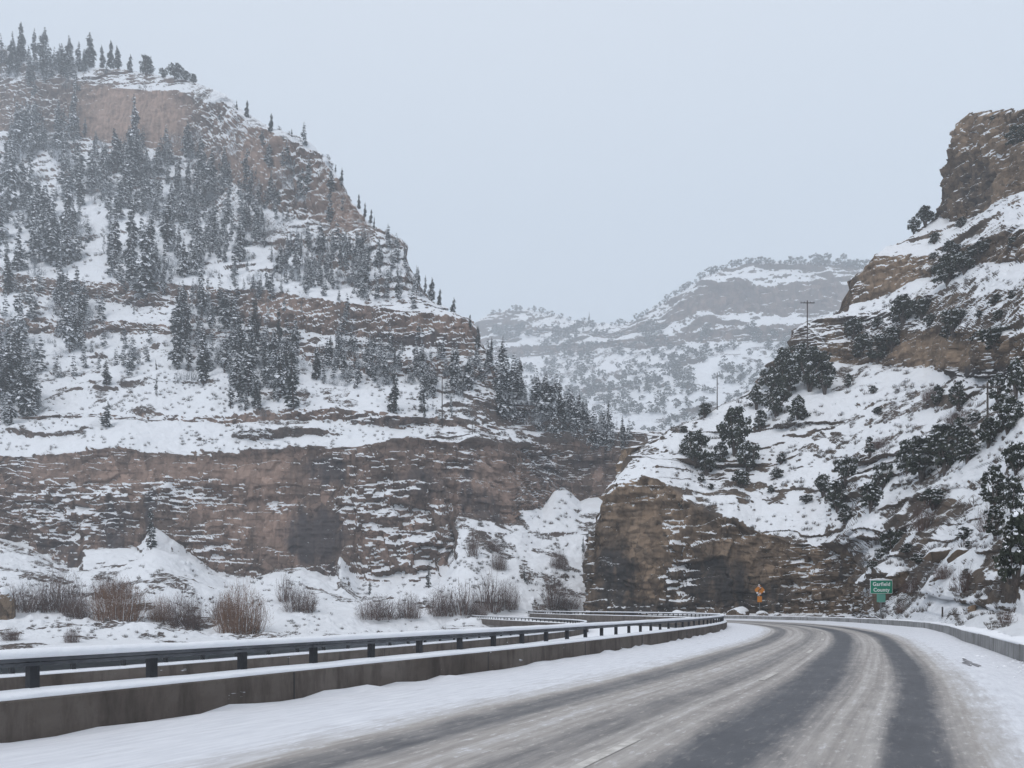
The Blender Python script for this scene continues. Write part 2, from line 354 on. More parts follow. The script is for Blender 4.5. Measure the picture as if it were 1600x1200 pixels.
SKY_L = [(-150,40),(0,75),(60,95),(120,104),(160,106),(250,117),(300,127),(350,147),(385,178),(430,203),(470,212),(500,236),(520,263),(545,311),(575,351),(590,358),(625,373),(632,381),(635,418),(650,447),(680,477),(700,488),(730,499),(742,512),(752,545),(768,562),(776,600),(800,618),(850,640),(900,658),(950,672),(1000,674),(1060,682),(1110,690)]
lines_L = [
 (SKY_L, [(-150,520),(0,510),(150,485),(300,455),(400,385),(450,355),(500,345),(545,325),(590,300),(625,292),(634,288),(650,272),(700,262),(740,255),(768,250),(800,250),(900,285),(1110,320)]),
 ([(-150,125),(0,135),(100,122),(130,130),(200,140),(280,143),(310,162),(350,160),(400,196),(440,212),(500,242),(540,302),(575,352),(1110,352)], [(-150,500),(0,490),(150,468),(300,440),(400,372),(450,345),(500,336),(545,318),(590,297),(1110,296)]),
 ([(-150,195),(0,205),(100,208),(150,220),(240,235),(300,247),(350,272),(400,312),(440,337),(500,347),(580,357),(630,385),(1110,386)], [(-150,488),(0,478),(150,457),(300,428),(400,360),(450,333),(500,326),(590,292),(634,286),(1110,285)]),
 ([(-150,305),(0,312),(200,302),(350,335),(450,402),(500,432),(600,457),(650,458),(1110,459)], [(-150,430),(0,419),(150,412),(300,396),(450,310),(600,268),(650,264),(1110,263)]),
 ([(-150,420),(0,428),(100,436),(200,441),(300,446),(400,456),(450,461),(500,469),(600,481),(700,494),(740,503),(1110,504)], [(-150,330),(0,320),(150,305),(300,290),(450,270),(600,252),(740,240),(1110,240)]),
 ([(-150,455),(0,456),(100,460),(200,477),(300,480),(380,510),(450,515),(540,525),(640,538),(740,550),(1110,552)], [(-150,324),(0,314),(150,300),(300,285),(450,265),(600,247),(740,236),(1110,236)]),
 ([(-150,496),(0,497),(150,503),(250,508),(400,537),(500,547),(600,560),(700,566),(765,577),(1110,578)], [(-150,305),(0,295),(150,288),(300,272),(450,257),(600,242),(740,233),(1110,233)]),
 ([(-150,520),(0,524),(100,527),(240,520),(400,548),(500,575),(600,590),(700,597),(768,603),(1110,604)], [(-150,299),(0,289),(150,283),(300,268),(450,250),(600,236),(740,228),(1110,240)]),
 ([(-150,640),(0,650),(150,646),(280,650),(350,652),(450,636),(560,640),(680,654),(740,664),(1110,667)], [(-150,222),(0,224),(300,222),(450,216),(600,212),(740,215),(850,240),(900,262),(1110,290)]),
 ([(-150,650),(0,656),(150,652),(280,663),(350,666),(450,655),(560,662),(680,670),(740,672),(1110,675)], [(-150,218),(0,221),(300,219),(450,213),(600,209),(740,212),(850,235),(900,258),(1110,285)]),
 ([(-150,700),(0,712),(50,712),(100,706),(160,700),(250,708),(350,712),(450,705),(480,702),(550,697),(640,688),(700,690),(800,697),(860,693),(900,690),(930,697),(990,700),(1110,705)], [(-150,195),(0,200),(300,200),(500,194),(640,193),(760,205),(900,245),(1110,270)]),
 ([(-150,870),(0,842),(60,862),(110,884),(125,884),(132,862),(200,858),(222,862),(240,824),(264,846),(300,868),(340,893),(400,905),(430,888),(470,885),(515,905),(525,905),(532,870),(545,890),(560,912),(620,915),(690,902),(708,850),(714,808),(740,812),(800,822),(815,800),(848,795),(868,768),(880,760),(893,770),(905,785),(930,780),(1110,775)], [(-150,185),(0,191),(110,186),(240,191),(400,188),(525,184),(560,181),(690,178),(714,190),(800,196),(880,230),(930,232),(1110,240)]),
 ([(-150,962),(0,968),(100,966),(200,976),(300,981),(420,986),(500,981),(600,985),(700,975),(740,962),(930,950),(1110,950)], [(-150,95),(0,100),(200,103),(420,108),(600,120),(740,140),(930,165),(1110,170)]),
 ([(-150,1020),(0,1020),(400,1010),(700,990),(930,975),(1110,975)], [(-150,72),(0,76),(420,84),(600,95),(740,110),(930,140),(1110,145)]),
]
kinds_L = [(.15,.2,.6),(.95,.25,.15),(.3,.4,.6),(.15,0,.5),(.9,.45,.6),(.3,0,.7),(.9,.5,.6),(0,0,.35),(.8,.5,.9),(0,0,.55),(.97,.16,.55),(.0,0,.25),(.0,0,.2)]
maps_L = dict(pale=[(210,180,100,60,1),(400,230,60,60,.9),(540,310,55,60,1),(310,740,200,30,.6),(80,740,60,30,.5),(430,800,32,80,.7),(350,820,50,50,.5),(770,750,60,50,.6),(440,480,60,22,.8),(690,510,70,16,.7)],
 broken=[(110,800,115,48,.8),(290,772,70,30,.7),(430,778,32,25,.7),(600,790,85,62,.85),(640,865,105,52,.9),(330,850,60,35,.5),(800,765,60,60,.45),(870,715,70,28,.6),(740,720,300,9,.6),(355,195,75,55,1.2),(480,260,80,65,1.0),(460,320,70,40,1.0),(560,330,30,40,.6),(600,395,60,30,.5),(650,500,110,14,.8),(640,575,130,22,.7),(60,130,60,60,.7),(560,655,130,14,.9),(200,480,200,40,.5),(450,500,60,20,.4)],
 clean=[(490,840,55,55,.5),(185,180,60,45,.4),(260,190,40,45,.4),(200,735,150,20,.5),(420,735,60,40,.4),(765,760,40,50,.4)],
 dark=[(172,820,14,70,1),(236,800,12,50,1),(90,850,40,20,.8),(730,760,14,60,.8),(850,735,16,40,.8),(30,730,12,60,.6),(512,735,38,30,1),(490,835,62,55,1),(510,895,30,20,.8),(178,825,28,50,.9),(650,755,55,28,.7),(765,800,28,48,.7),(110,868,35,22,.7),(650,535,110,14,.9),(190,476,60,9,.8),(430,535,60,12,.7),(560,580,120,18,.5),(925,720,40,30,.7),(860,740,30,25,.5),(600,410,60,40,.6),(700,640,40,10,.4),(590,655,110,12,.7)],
 snow=[(300,330,420,250,.27),(620,540,200,90,.24),(600,790,90,50,.36),(640,875,100,50,.40),(110,800,95,50,.40),(290,772,65,32,.45),(430,778,28,20,.4),(330,850,40,30,.25),(560,735,30,14,.3),(360,185,65,50,.75),(470,260,55,60,.55),(450,325,60,30,.5),(40,165,75,50,.40),(560,340,20,20,.1),(110,795,100,45,.14),(290,770,50,25,.2),(590,790,80,30,.16),(650,880,90,35,.25),(50,150,60,60,.1),(450,415,80,60,.12),(880,740,60,25,.18)],
 bare=[(200,735,140,20,.18),(420,735,70,30,.18),(800,740,60,40,.14),(435,800,45,90,.22),(660,755,60,30,.3),(770,790,60,50,.25),(180,830,40,60,.2),(330,800,50,40,.12),(210,190,85,48,.3),(540,320,36,32,.3),(490,840,50,50,.3),(540,310,34,40,.25),(765,760,40,50,.15)],
 ledge=[(300,665,250,16,.6),(250,690,300,14,.6)])
xsL = np.concatenate([np.arange(-900, -30, 7.), np.arange(-24, 1110, 1.7)])
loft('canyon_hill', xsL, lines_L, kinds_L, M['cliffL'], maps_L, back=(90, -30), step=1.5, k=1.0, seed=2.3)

SKY_R = [(930,835),(938,802),(950,767),(962,750),(975,732),(985,704),(1005,694),(1030,682),(1045,670),(1080,657),(1100,648),(1130,630),(1160,620),(1185,602),(1205,580),(1238,556),(1242,516),(1262,502),(1290,499),(1325,487),(1330,440),(1345,426),(1365,398),(1385,386),(1425,375),(1432,364),(1450,352),(1468,342),(1473,290),(1480,250),(1489,228),(1491,196),(1512,177),(1560,174),(1600,170),(1780,150)]
lines_R = [
 (SKY_R, [(930,133),(960,136),(985,141),(1040,148),(1100,152),(1160,158),(1240,166),(1325,168),(1335,170),(1425,172),(1470,176),(1490,172),(1600,146),(1780,130)]),
 ([(930,300),(1470,341),(1500,350),(1530,336),(1560,316),(1600,300),(1780,265)], [(930,200),(1470,173),(1490,166),(1600,140),(1780,122)]),
 ([(930,360),(1370,399),(1430,401),(1480,396),(1540,376),(1600,360),(1780,335)], [(930,200),(1330,168),(1450,155),(1540,132),(1600,118),(1780,100)]),
 ([(930,400),(1330,478),(1380,465),(1440,432),(1470,427),(1520,415),(1560,412),(1600,405),(1780,392)], [(930,190),(1330,164),(1450,151),(1540,128),(1600,114),(1780,96)]),
 ([(930,400),(1242,512),(1290,502),(1330,492),(1380,480),(1450,462),(1500,462),(1560,456),(1600,446),(1780,430)], [(930,190),(1240,163),(1330,160),(1450,143),(1540,116),(1600,101),(1780,86)]),
 ([(930,400),(1242,540),(1300,536),(1350,531),(1410,520),(1480,512),(1540,526),(1600,531),(1780,522)], [(930,180),(1240,161),(1330,155),(1450,136),(1540,105),(1600,91),(1780,78)]),
 ([(930,400),(1240,557),(1270,561),(1330,571),(1360,571),(1410,576),(1450,576),(1500,590),(1600,601),(1780,606)], [(930,180),(1240,159),(1330,151),(1450,131),(1540,101),(1600,87),(1780,74)]),
 ([(930,400),(985,714),(1040,712),(1100,715),(1200,705),(1300,690),(1400,722),(1500,762),(1600,775),(1780,790)], [(930,150),(985,132),(1040,134),(1100,137),(1200,134),(1300,128),(1400,104),(1500,76),(1600,56),(1780,44)]),
 ([(930,838),(938,805),(952,772),(966,760),(985,751),(1010,747),(1032,754),(1055,772),(1085,798),(1130,812),(1180,832),(1230,848),(1290,854),(1335,872),(1352,900),(1360,925),(1400,925),(1450,930),(1500,940),(1600,962),(1780,1000)], [(930,131.5),(1010,127),(1085,121),(1180,117),(1290,107),(1335,99),(1360,84),(1400,76),(1450,64),(1500,54),(1600,38),(1780,24)]),
 ([(930,962),(1345,962),(1360,962),(1381,968),(1445,973),(1500,978),(1550,985),(1600,1000),(1690,1035),(1780,1060)], [(930,128),(1010,122),(1085,118),(1180,115),(1290,103),(1335,92),(1360,79),(1381,73),(1445,59),(1500,44),(1550,34),(1600,26),(1690,19),(1780,13.5)]),
 ([(930,985),(1345,985),(1445,1000),(1500,1010),(1600,1050),(1780,1150)], [(930,127),(1010,121),(1085,117),(1180,114),(1290,102),(1335,91),(1360,78),(1381,72),(1445,58),(1500,43),(1550,33.4),(1600,25.4),(1690,18.5),(1780,13)]),
]
kinds_R = [(.95,.75,.7),(.15,.3,.9),(.9,.4,.5),(.05,.2,.3),(.35,.5,.9),(.93,.35,.6),(.03,0,.55),(.05,0,.9),(.97,.55,.14),(.0,0,0)]
maps_R = dict(pale=[(1000,790,70,60,.8),(1050,830,40,70,.6),(1280,890,60,40,.6),(1180,850,60,28,.5),(1400,425,60,38,.9),(1450,548,65,20,1),(1300,560,50,15,.7),(1560,270,60,80,.7),(1520,210,50,40,.8)],soft=[(1600,962,290,62,1),(1430,955,90,36,1)],
 broken=[(1060,880,38,80,.6),(1240,890,40,30,.7),(1140,835,60,14,.7),(990,775,60,30,.5),(1300,545,80,25,.5),(1550,230,60,25,.4),(1400,420,60,20,.5),(1280,900,60,40,.4),(1400,885,60,25,.6)],
 clean=[(1120,900,70,50,.3),(960,900,30,60,.2)],
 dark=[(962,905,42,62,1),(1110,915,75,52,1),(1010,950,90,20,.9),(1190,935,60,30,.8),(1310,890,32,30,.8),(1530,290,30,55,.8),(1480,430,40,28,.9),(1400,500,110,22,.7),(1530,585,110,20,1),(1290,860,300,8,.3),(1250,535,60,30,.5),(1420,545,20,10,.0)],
 snow=[(1530,205,50,9,.6),(1550,238,60,10,.6),(1510,262,40,7,.5),(1450,480,200,60,.10),(1560,330,80,40,.12),(1060,880,22,80,.38),(1245,895,26,26,.40),(1530,965,130,42,.6),(1430,950,60,20,.4),(1150,830,60,16,.2),(985,770,40,22,.2),(1215,905,30,16,.2),(1560,385,70,12,.1),(1420,445,60,14,.2)],
 bare=[(1000,850,55,110,.46),(1150,890,70,70,.46),(1180,900,120,60,.30),(1310,900,45,45,.22),(1050,800,80,60,.15),(1200,745,160,60,.16),(1430,880,110,36,.14),(1440,550,70,22,.2),(1000,850,40,60,.12),(1160,880,120,50,.15),(1390,430,50,25,.15),(1550,260,80,70,.15)],
 ledge=[(1250,740,150,80,1.0),(1120,740,90,70,1.0),(1450,880,110,50,1.),(1330,700,80,30,.6)])
xsR = np.concatenate([np.arange(919, 1610, 1.6), np.arange(1612, 1780, 4.), np.arange(1784, 2500, 9.)])
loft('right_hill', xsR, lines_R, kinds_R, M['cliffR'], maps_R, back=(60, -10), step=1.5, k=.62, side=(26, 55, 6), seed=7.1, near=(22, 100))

lines_B = [
 ([(720,535),(750,500),(762,491),(790,484),(830,483),(870,493),(900,502),(940,507),(975,506),(1000,498),(1035,477),(1070,452),(1100,432),(1135,417),(1170,410),(1230,410),(1280,412),(1340,417),(1400,422),(1460,430)], [(720,900),(870,870),(1000,760),(1100,700),(1460,690)]),
 ([(720,545),(850,510),(950,520),(1040,502),(1080,458),(1110,446),(1180,450),(1240,446),(1330,450),(1460,455)], [(720,880),(870,850),(1000,740),(1100,680),(1460,670)]),
 ([(720,552),(850,518),(950,530),(1040,515),(1090,487),(1130,493),(1240,492),(1330,492),(1460,500)], [(720,872),(870,842),(1000,732),(1100,672),(1460,660)]),
 ([(720,560),(850,542),(1000,530),(1120,514),(1250,506),(1460,512)], [(720,850),(870,820),(1000,715),(1100,655),(1460,645)]),
 ([(720,572),(850,554),(1000,545),(1120,534),(1250,532),(1460,535)], [(720,844),(870,814),(1000,708),(1100,648),(1460,638)]),
 ([(720,620),(850,610),(1000,600),(1120,595),(1250,590),(1460,590)], [(720,700),(870,680),(1000,600),(1100,560),(1460,550)]),
 ([(720,626),(850,616),(1000,606),(1120,601),(1250,596),(1460,596)], [(720,695),(870,675),(1000,595),(1100,555),(1460,545)]),
 ([(720,720),(1460,720)], [(720,470),(1460,430)]),
 ([(720,860),(1460,860)], [(720,440),(1460,400)]),
]
kinds_B = [(.3,.5,.7),(.9,.3,.5),(.2,.3,.8),(.9,.3,.5),(.05,0,.6),(.7,.5,.9),(0,0,.6),(0,0,.3)]
lines_B = [(a, [(q[0], q[1]*1.65) for q in b]) for a, b in lines_B]
maps_B = dict(broken=[(820,500,90,20,.5)], dark=[(830,535,60,8,.6)], snow=[(1140,430,60,16,.15),(820,500,80,20,.1)], bare=[(1150,470,90,20,.2),(1290,465,60,25,.1)])
loft('far_mountain', np.arange(720, 1460, 1.8), lines_B, kinds_B, M['cliffB'], maps_B, back=(250, -50), step=1.7, k=3.6, seed=4.4)

# ------------------------------------------------------------------ ground sheet
xx = np.linspace(-2500, 2500, 60); yy = np.linspace(-300, 4700, 60)
GX, GY = np.meshgrid(xx, yy); GZ = -6.5+GX*0
idx = np.arange(3600).reshape(60, 60); Fq = np.stack([idx[:-1, :-1], idx[:-1, 1:], idx[1:, 1:], idx[1:, :-1]], -1).reshape(-1, 4)
tag(link('ground', mesh_np('ground', np.stack([GX, GY, GZ], -1).reshape(-1, 3), Fq, M['snow'])), kind='structure')

# ------------------------------------------------------------------ the curving road
CP = np.array([(-24,-26),(-14.6,-9.0),(-9.9,0.0),(-5.45,8.2),(-2.36,14.2),(0.2,19.0),(4.9,28.8),(8.4,36.5),(12.4,46.2),(15.7,56),(18.0,66),(19,76),(18,88),(14,102),(9,118),(5,136),(3.5,155),(6,178),(14,200),(28,225),(46,250)], float)
def catmull(P, step=.5):
    out_ = []
    Q = np.vstack([2*P[0]-P[1], P, 2*P[-1]-P[-2]])
    for i in range(1, len(Q)-2):
        n = max(2, int(np.linalg.norm(Q[i+1]-Q[i])/.2))
        t = np.linspace(0, 1, n, endpoint=False)[:, None]
        out_.append(.5*((2*Q[i])+(-Q[i-1]+Q[i+1])*t+(2*Q[i-1]-5*Q[i]+4*Q[i+1]-Q[i+2])*t**2+(-Q[i-1]+3*Q[i]-3*Q[i+1]+Q[i+2])*t**3))
    A = np.vstack(out_); d = np.r_[0, np.cumsum(np.linalg.norm(np.diff(A, axis=0), axis=1))]
    s = np.arange(0, d[-1], step); B = np.stack([np.interp(s, d, A[:, 0]), np.interp(s, d, A[:, 1])], -1)
    for _ in range(30):
        B[1:-1] = (B[:-2]+2*B[1:-1]+B[2:])/4
    return B
MC = catmull(CP)                               # road-side foot of the middle barrier
def off(A, u):
    t = np.gradient(A, axis=0); t /= np.linalg.norm(t, axis=1, keepdims=True)
    n = np.stack([t[:, 1], -t[:, 0]], -1); return A+n*u
S = np.arange(len(MC))*.5
def s_near(pt): return S[np.argmin(np.linalg.norm(MC-np.array(pt), axis=1))]
def at_s(A, s): return np.array([np.interp(s, S, A[:, 0]), np.interp(s, S, A[:, 1])])
def head(A, s): d = at_s(A, s+.5)-at_s(A, s-.5); return math.atan2(d[1], d[0])
WR = 13.0
_wk = [s_near((4.9, 28.8)), s_near((9.5, 39)), s_near((15.7, 56)), s_near((19, 80)), s_near((9, 118))]
def width(s): return float(np.interp(s, _wk, [11.45, 11.6, 13.0, 14.2, 13.0]))
WRs = np.array([width(s) for s in S])
# road surface: u across (metres from the middle barrier), v along
def road_mat():
    m = N('snowy_asphalt', .8, .3)
    g = m.n('ShaderNodeUVMap'); sp = m.n('ShaderNodeSeparateXYZ'); m.l(g.outputs[0], sp.inputs[0])
    wob = m.noise(m.uv((.15, .035, 1)), 1, 3); wob2 = m.noise(m.uv((2.2, .22, 1)), 1, 4)
    u = m.math('ADD', sp.outputs[0], m.math('ADD', m.mr(wob, 0, 1, -.35, .35), m.mr(wob2, 0, 1, -.16, .16)))
    cr = m.n('ShaderNodeValToRGB'); m.l(m.math('DIVIDE', u, 15.0), cr.inputs[0])
    el = cr.color_ramp.elements
    stops = [(0, 0.95), (1.0, 0.93), (1.3, 0.86), (1.8, 0.93), (2.3, 0.86), (2.8, 0.66), (3.1, 0.44), (3.3, 0.2), (3.75, 0.18), (4.0, 0.44), (4.4, 0.52), (4.8, 0.46), (5.05, 0.28), (5.35, 0.3), (5.6, 0.44), (6.15, 0.45), (6.4, 0.14), (6.6, 0.02), (7.05, 0.03), (7.3, 0.28), (7.6, 0.46), (8.1, 0.45), (8.35, 0.1), (8.5, 0.03), (8.8, 0.06), (9.0, 0.36), (9.35, 0.58), (9.8, 0.8), (10.3, 0.93), (11.4, 0.96), (15, 1.0)]
    # the ramp holds 32 stops at most
    while len(el) > 1: el.remove(el[-1])
    el[0].position = 0; el[0].color = (stops[0][1],)*3+(1,)
    for p_, v_ in stops[1:]:
        e_ = el.new(p_/15.0); e_.color = (v_,)*3+(1,)
    cover = cr.outputs[0]
    streak = m.noise(m.uv((5, .05, 1)), 1, 7, .6); grain = m.noise(m.uv((1.3, .5, 1)), 1.5, 7, .7); fine = m.noise(m.uv((9, 1.2, 1)), 1, 6, .7)
    spk = m.noise(m.uv((11, 3.2, 1)), 1, 4, .7); cov = m.math('ADD', m.math('ADD', cover, m.mr(spk, .55, .68, 0, .20)), m.math('ADD', m.mr(streak, .25, .75, -.09, .09), m.math('ADD', m.mr(grain, .25, .75, -.09, .09), m.mr(fine, .25, .75, -.10, .10))), clamp=True)
    asph = m.mix(m.mr(grain, .3, .7), (.070, .073, .082), (.108, .112, .122))
    slush = m.mix(m.mr(streak, .3, .7), (.33, .305, .285), (.44, .42, .40))
    c = m.mix(m.mr(cov, .08, .50), asph, slush)
    c = m.mix(m.mr(cov, .50, .85), c, m.mix(m.mr(fine, .3, .7), (.58, .595, .635), (.74, .755, .79)))
    m.l(m.mr(cov, .1, .5, .55, .95), m.b.inputs['Roughness'])
    m.bump(m.math('ADD', m.math('MULTIPLY', cov, .7), m.math('MULTIPLY', fine, .3)), .5, .03)
    return m.col(c)
M['road'] = road_mat()
nu = 105
us = np.linspace(0, 1, nu)
sidx = np.arange(0, len(MC), 1)
rowsV = []; uvv = []
for i in sidx:
    W = WRs[i]; 
    uu = us*W
    rowsV.append(uu); uvv.append(np.stack([uu if W < 13.01 else uu, np.full(nu, S[i])], -1))
U = np.array(rowsV); t = np.gradient(MC, axis=0); t /= np.linalg.norm(t, axis=1, keepdims=True); nn = np.stack([t[:, 1], -t[:, 0]], -1)
U = np.minimum(U, WRs[:, None])
RX = MC[:, 0][:, None]+nn[:, 0][:, None]*U; RY = MC[:, 1][:, None]+nn[:, 1][:, None]*U
Vv = S[:, None]+0*U
sn = np.interp(U, [0, .35, 2.2, 3.3, 4.0, 4.4, 4.7, 5.5, 6.1, 6.5, 7.3, 7.7, 8.1, 8.5, 9.0, 9.6, 10.4, 12.2, 13, 15], [.06, .045, .04, .0, .0, .012, .012, .004, .014, 0, 0, .012, .012, 0, 0, .02, .04, .05, .12, .12])
RZ = sn*(1+.5*fbm(U/1.2, Vv/5, 0*U, 3))+.012*fbm(U/.5, Vv/1.5, 0*U+3, 3)*sst(.01, .04, sn)
RZ = RZ+np.clip(fbm(U/.3, Vv/.7, 0*U+8, 3), 0, 1)*.16*np.exp(-(U/.45)**2)
RZ = np.maximum(RZ, 0)
idx = np.arange(U.size).reshape(U.shape); Fq = np.stack([idx[:-1, :-1], idx[:-1, 1:], idx[1:, 1:], idx[1:, :-1]], -1).reshape(-1, 4)
road = link('road', mesh_np('road', np.stack([RX, RY, RZ], -1).reshape(-1, 3), Fq, M['road'], True, uv=np.stack([U, Vv], -1).reshape(-1, 2)))
tag(road, kind='structure')
# sweep of a profile along an offset line
def sweep(A, prof, i0, i1, step=1, wob=None, close=True):
    """prof: [(u, z)...] clockwise, A: centre polyline (n,2)"""
    ii = np.arange(i0, i1, step); t = np.gradient(A, axis=0); t /= np.linalg.norm(t, axis=1, keepdims=True)
    n = np.stack([t[:, 1], -t[:, 0]], -1); k = len(prof); V = np.zeros((len(ii), k, 3))
    for j, (u, z) in enumerate(prof):
        V[:, j, 0] = A[ii, 0]+n[ii, 0]*u; V[:, j, 1] = A[ii, 1]+n[ii, 1]*u; V[:, j, 2] = z
    if wob is not None: V = wob(V, ii)
    idx = np.arange(len(ii)*k).reshape(len(ii), k); nx = np.roll(idx, -1, 1)
    if close: F = np.stack([idx[:-1], nx[:-1], nx[1:], idx[1:]], -1).reshape(-1, 4)
    else: F = np.stack([idx[:-1, :-1], idx[:-1, 1:], idx[1:, 1:], idx[1:, :-1]], -1).reshape(-1, 4)
    F = F[:, ::-1]
    V = V.reshape(-1, 3)
    if close:                                    # end caps as quads fans
        caps = []
        for e0, rev in ((0, False), ((len(ii)-1)*k, True)):
            for j in range(1, k-1, 2):
                q = [e0, e0+j, e0+j+1, e0+min(j+2, k-1)]
                if len(set(q)) == 4: caps.append(q[::-1] if rev else q)
        if caps: F = np.vstack([F, np.array(caps)])
    return V, F
# opposite carriageway, lower, beyond the middle barrier
OPW = 11.0; ZO = -.75
OA = off(MC, -.55)
def wobs(V, ii):
    V[..., 2] += .03*fbm(V[..., 0]/2, V[..., 1]/2, 0*V[..., 0], 3); return V
V_, F_ = sweep(OA, [(-OPW*i/12, ZO+(.0 if 2 < i < 10 else .05)) for i in range(13)], 0, len(MC), 1, wobs, close=False)
tag(link('opposite_road', mesh_np('opposite_road', V_, F_, M['snow'], True)), kind='structure')
# viaduct deck below both
M['concrete_dark'] = simple('viaduct_concrete', (.16, .15, .14), (.26, .25, .24), .7)
V_, F_ = sweep(MC, [(13.9, -.15), (13.9, -1.2), (9, -1.9), (-9, -2.4), (-11.9, -1.9), (-11.9, -.95), (-.3, -.95), (-.2, -.15)], 0, len(MC), 2)
tag(link('viaduct', mesh_np('viaduct', V_, F_, M['concrete_dark'])), 'low concrete viaduct carrying both carriageways along the canyon', 'viaduct')

# ------------------------------------------------------------------ concrete walls with steel railing
def conc(name, a, b, stain):
    m = N(name, .9, .15)
    vert = m.noise(m.pos((2.2, 2.2, .5)), 1, 6, .65); big = m.noise(m.pos((.5, .5, 1.2)), 1, 5); fine = m.noise(m.pos((7, 7, 7)), 1, 5, .7)
    c = m.mix(m.mr(big, .35, .65), a, b); c = m.mix(m.mr(vert, .48, .68, 0, .85), c, stain)
    c = m.mix(m.mr(fine, .55, .75, 0, .4), c, tuple(x*.6 for x in a))
    sn = m.noise(m.pos((1.5, 1.5, 6)), 1, 7, .7); c = m.mix(m.mr(sn, .66, .70, 0, .8), c, (.7, .72, .76))
    m.bump(fine, .4, .02); return m.col(c)
M['wallL'] = conc('stained_concrete', (.095, .080, .070), (.15, .13, .116), (.05, .042, .038))
M['wallR'] = conc('grey_concrete', (.24, .24, .24), (.34, .34, .34), (.13, .125, .12))
def top_snow_wob(V, ii):
    V[..., 2] += np.where(V[..., 2] > V[..., 2].min()+.01, .018*fbm(V[..., 0]/.9, V[..., 1]/.9, 0*V[..., 0], 3), 0); return V
def railing(A, zb, label, group, i0, i1, wall_h=.5, face=0.0, depth=-.5, sgn=1, post_s=1.55):
    """A: line of the road-side foot of the wall"""
    t = thing('bridge_railing', label, 'railing', (float(A[i0][0]), float(A[i0][1]), zb), 0, group)
    base = np.array([A[i0][0], A[i0][1], zb])
    def add(nm, prof, mat, wob=None, step=1, sm=False):
        V, F = sweep(A, [(u, z+zb) for u, z in prof], i0, i1, step, wob)
        return link(nm, mesh_np(nm, V-base, F, mat, sm), t)
    d = depth
    add('concrete_wall', [(0, -.35), (0, wall_h-.02), (-.02, wall_h), (d+.02, wall_h), (d, wall_h-.02), (d, -.35)], M['wallL'])
    add('snow_cap', [(-.03, wall_h-.03), (-.012, wall_h+.025), (-.07, wall_h+.07), (d*.5, wall_h+.085), (d+.05, wall_h+.06), (d+.01, wall_h+.01), (d+.03, wall_h-.03)], M['snow'], top_snow_wob, 1, True)
    c = d*.55
    add('lower_rail_beam', [(c+.05, .84), (c+.05, .882), (c-.05, .882), (c-.05, .84)], M['galv'])
    add('upper_rail_beam', [(c+.065, .892), (c+.065, .94), (c-.065, .94), (c-.065, .892)], M['galv'])
    add('rail_snow', [(c+.075, .935), (c+.09, .975), (c+.06, 1.03), (c-.06, 1.03), (c-.09, .975), (c-.075, .935)], M['snow'], top_snow_wob, 1, True)
    pm = MB(); pm.box(-.055, .055, -.045, .045, wall_h, .89)
    pm.box(-.11, .11, -.10, .10, wall_h+.001, wall_h+.02); pme = pm.mesh('post', M['post'])
    B = off(A, c); s = i0*.5+.75
    while s < (i1-2)*.5:
        p = at_s(B, s); a = head(B, s)
        link('post', pme, t, (p[0]-base[0], p[1]-base[1], 0), a); s += post_s
    jm = MB(); jm.box(-.012, .012, -.004, .004, -.3, wall_h-.01); jme = jm.mesh('expansion_joint', M['post'])
    sm_ = MB(); sm_.box(-.14, .14, -.004, .006, .896, .936); sm_.box(-.14, .14, -.02, -.012, .844, .878)
    for q in (-.11, -.04, .04, .11): sm_.box(q-.012, q+.012, -.012, -.004, .907, .928)
    sme = sm_.mesh('rail_splice', M['galv']); s = i0*.5+3.1; A0_ = off(A, .001); A1_ = off(A, c+.068)
    while s < (i1-2)*.5 and s < 150:
        p = at_s(A0_, s); link('expansion_joint', jme, t, (p[0]-base[0], p[1]-base[1], 0), head(A, s))
        p = at_s(A1_, s+.8); link('rail_splice', sme, t, (p[0]-base[0], p[1]-base[1], 0), head(A, s+.8)); s += 6.2
    return t
railing(MC, 0.0, 'weathered steel railing on stained concrete wall along the edge of the driven lanes', 'steel bridge railings', 6, len(MC)-2)
OB = off(OA, -OPW)
railing(OB, ZO, 'farther steel railing on concrete wall beyond the opposite snow-covered carriageway', 'steel bridge railings', 6, len(MC)-2, depth=-.4)
# fascia between the two carriageways is the back of the first wall; right barrier in segments
bar = thing('concrete_barrier', 'low grey concrete barrier of cast segments curving below the snowy hillside', 'barrier', (float(13.8), 20.7, 0))
RB = MC+nn*WRs[:, None]
sR = 0.
seg = 6
for i in range(4, len(MC)-seg-2, seg):
    b0 = np.array([13.8, 20.7, 0]); c0 = np.array([RB[i][0], RB[i][1], 0])
    ii = np.linspace(i+.03, i+seg-.03, 4)
    A4 = np.stack([np.interp(ii, np.arange(len(RB)), RB[:, 0]), np.interp(ii, np.arange(len(RB)), RB[:, 1])], -1)
    hh = .5+.012*math.sin(i*1.7)
    V, F = sweep(A4, [(.30, -.4), (.30, hh-.015), (.28, hh), (.02, hh), (0, hh-.015), (0, -.4)], 0, 4)
    o = link('barrier_segment', mesh_np('barrier_segment', V-c0, F, M['wallR']), bar, c0-b0)
V, F = sweep(RB, [(.01, .49), (.03, .53), (.12, .56), (.26, .545), (.32, .50)], 4, len(MC)-4, 1, top_snow_wob)
link('snow_cap', mesh_np('snow_cap', V-np.array([13.8, 20.7, 0]), F, M['snow'], True), bar)
# bank of snow filling between right barrier and hill
def bankw(V, ii):
    V[..., 2] += .12*fbm(V[..., 0]/1.5, V[..., 1]/1.5, 0*V[..., 0], 4); return V
V, F = sweep(RB, [(.33, .38), (.6, .46), (1.2, .50), (2, .45), (3, .3), (4.5, .1), (7, -.5)], 0, len(MC)-4, 1, bankw, close=False)
tag(link('snow_bank', mesh_np('snow_bank', V, F, M['snow'], True)), kind='structure')
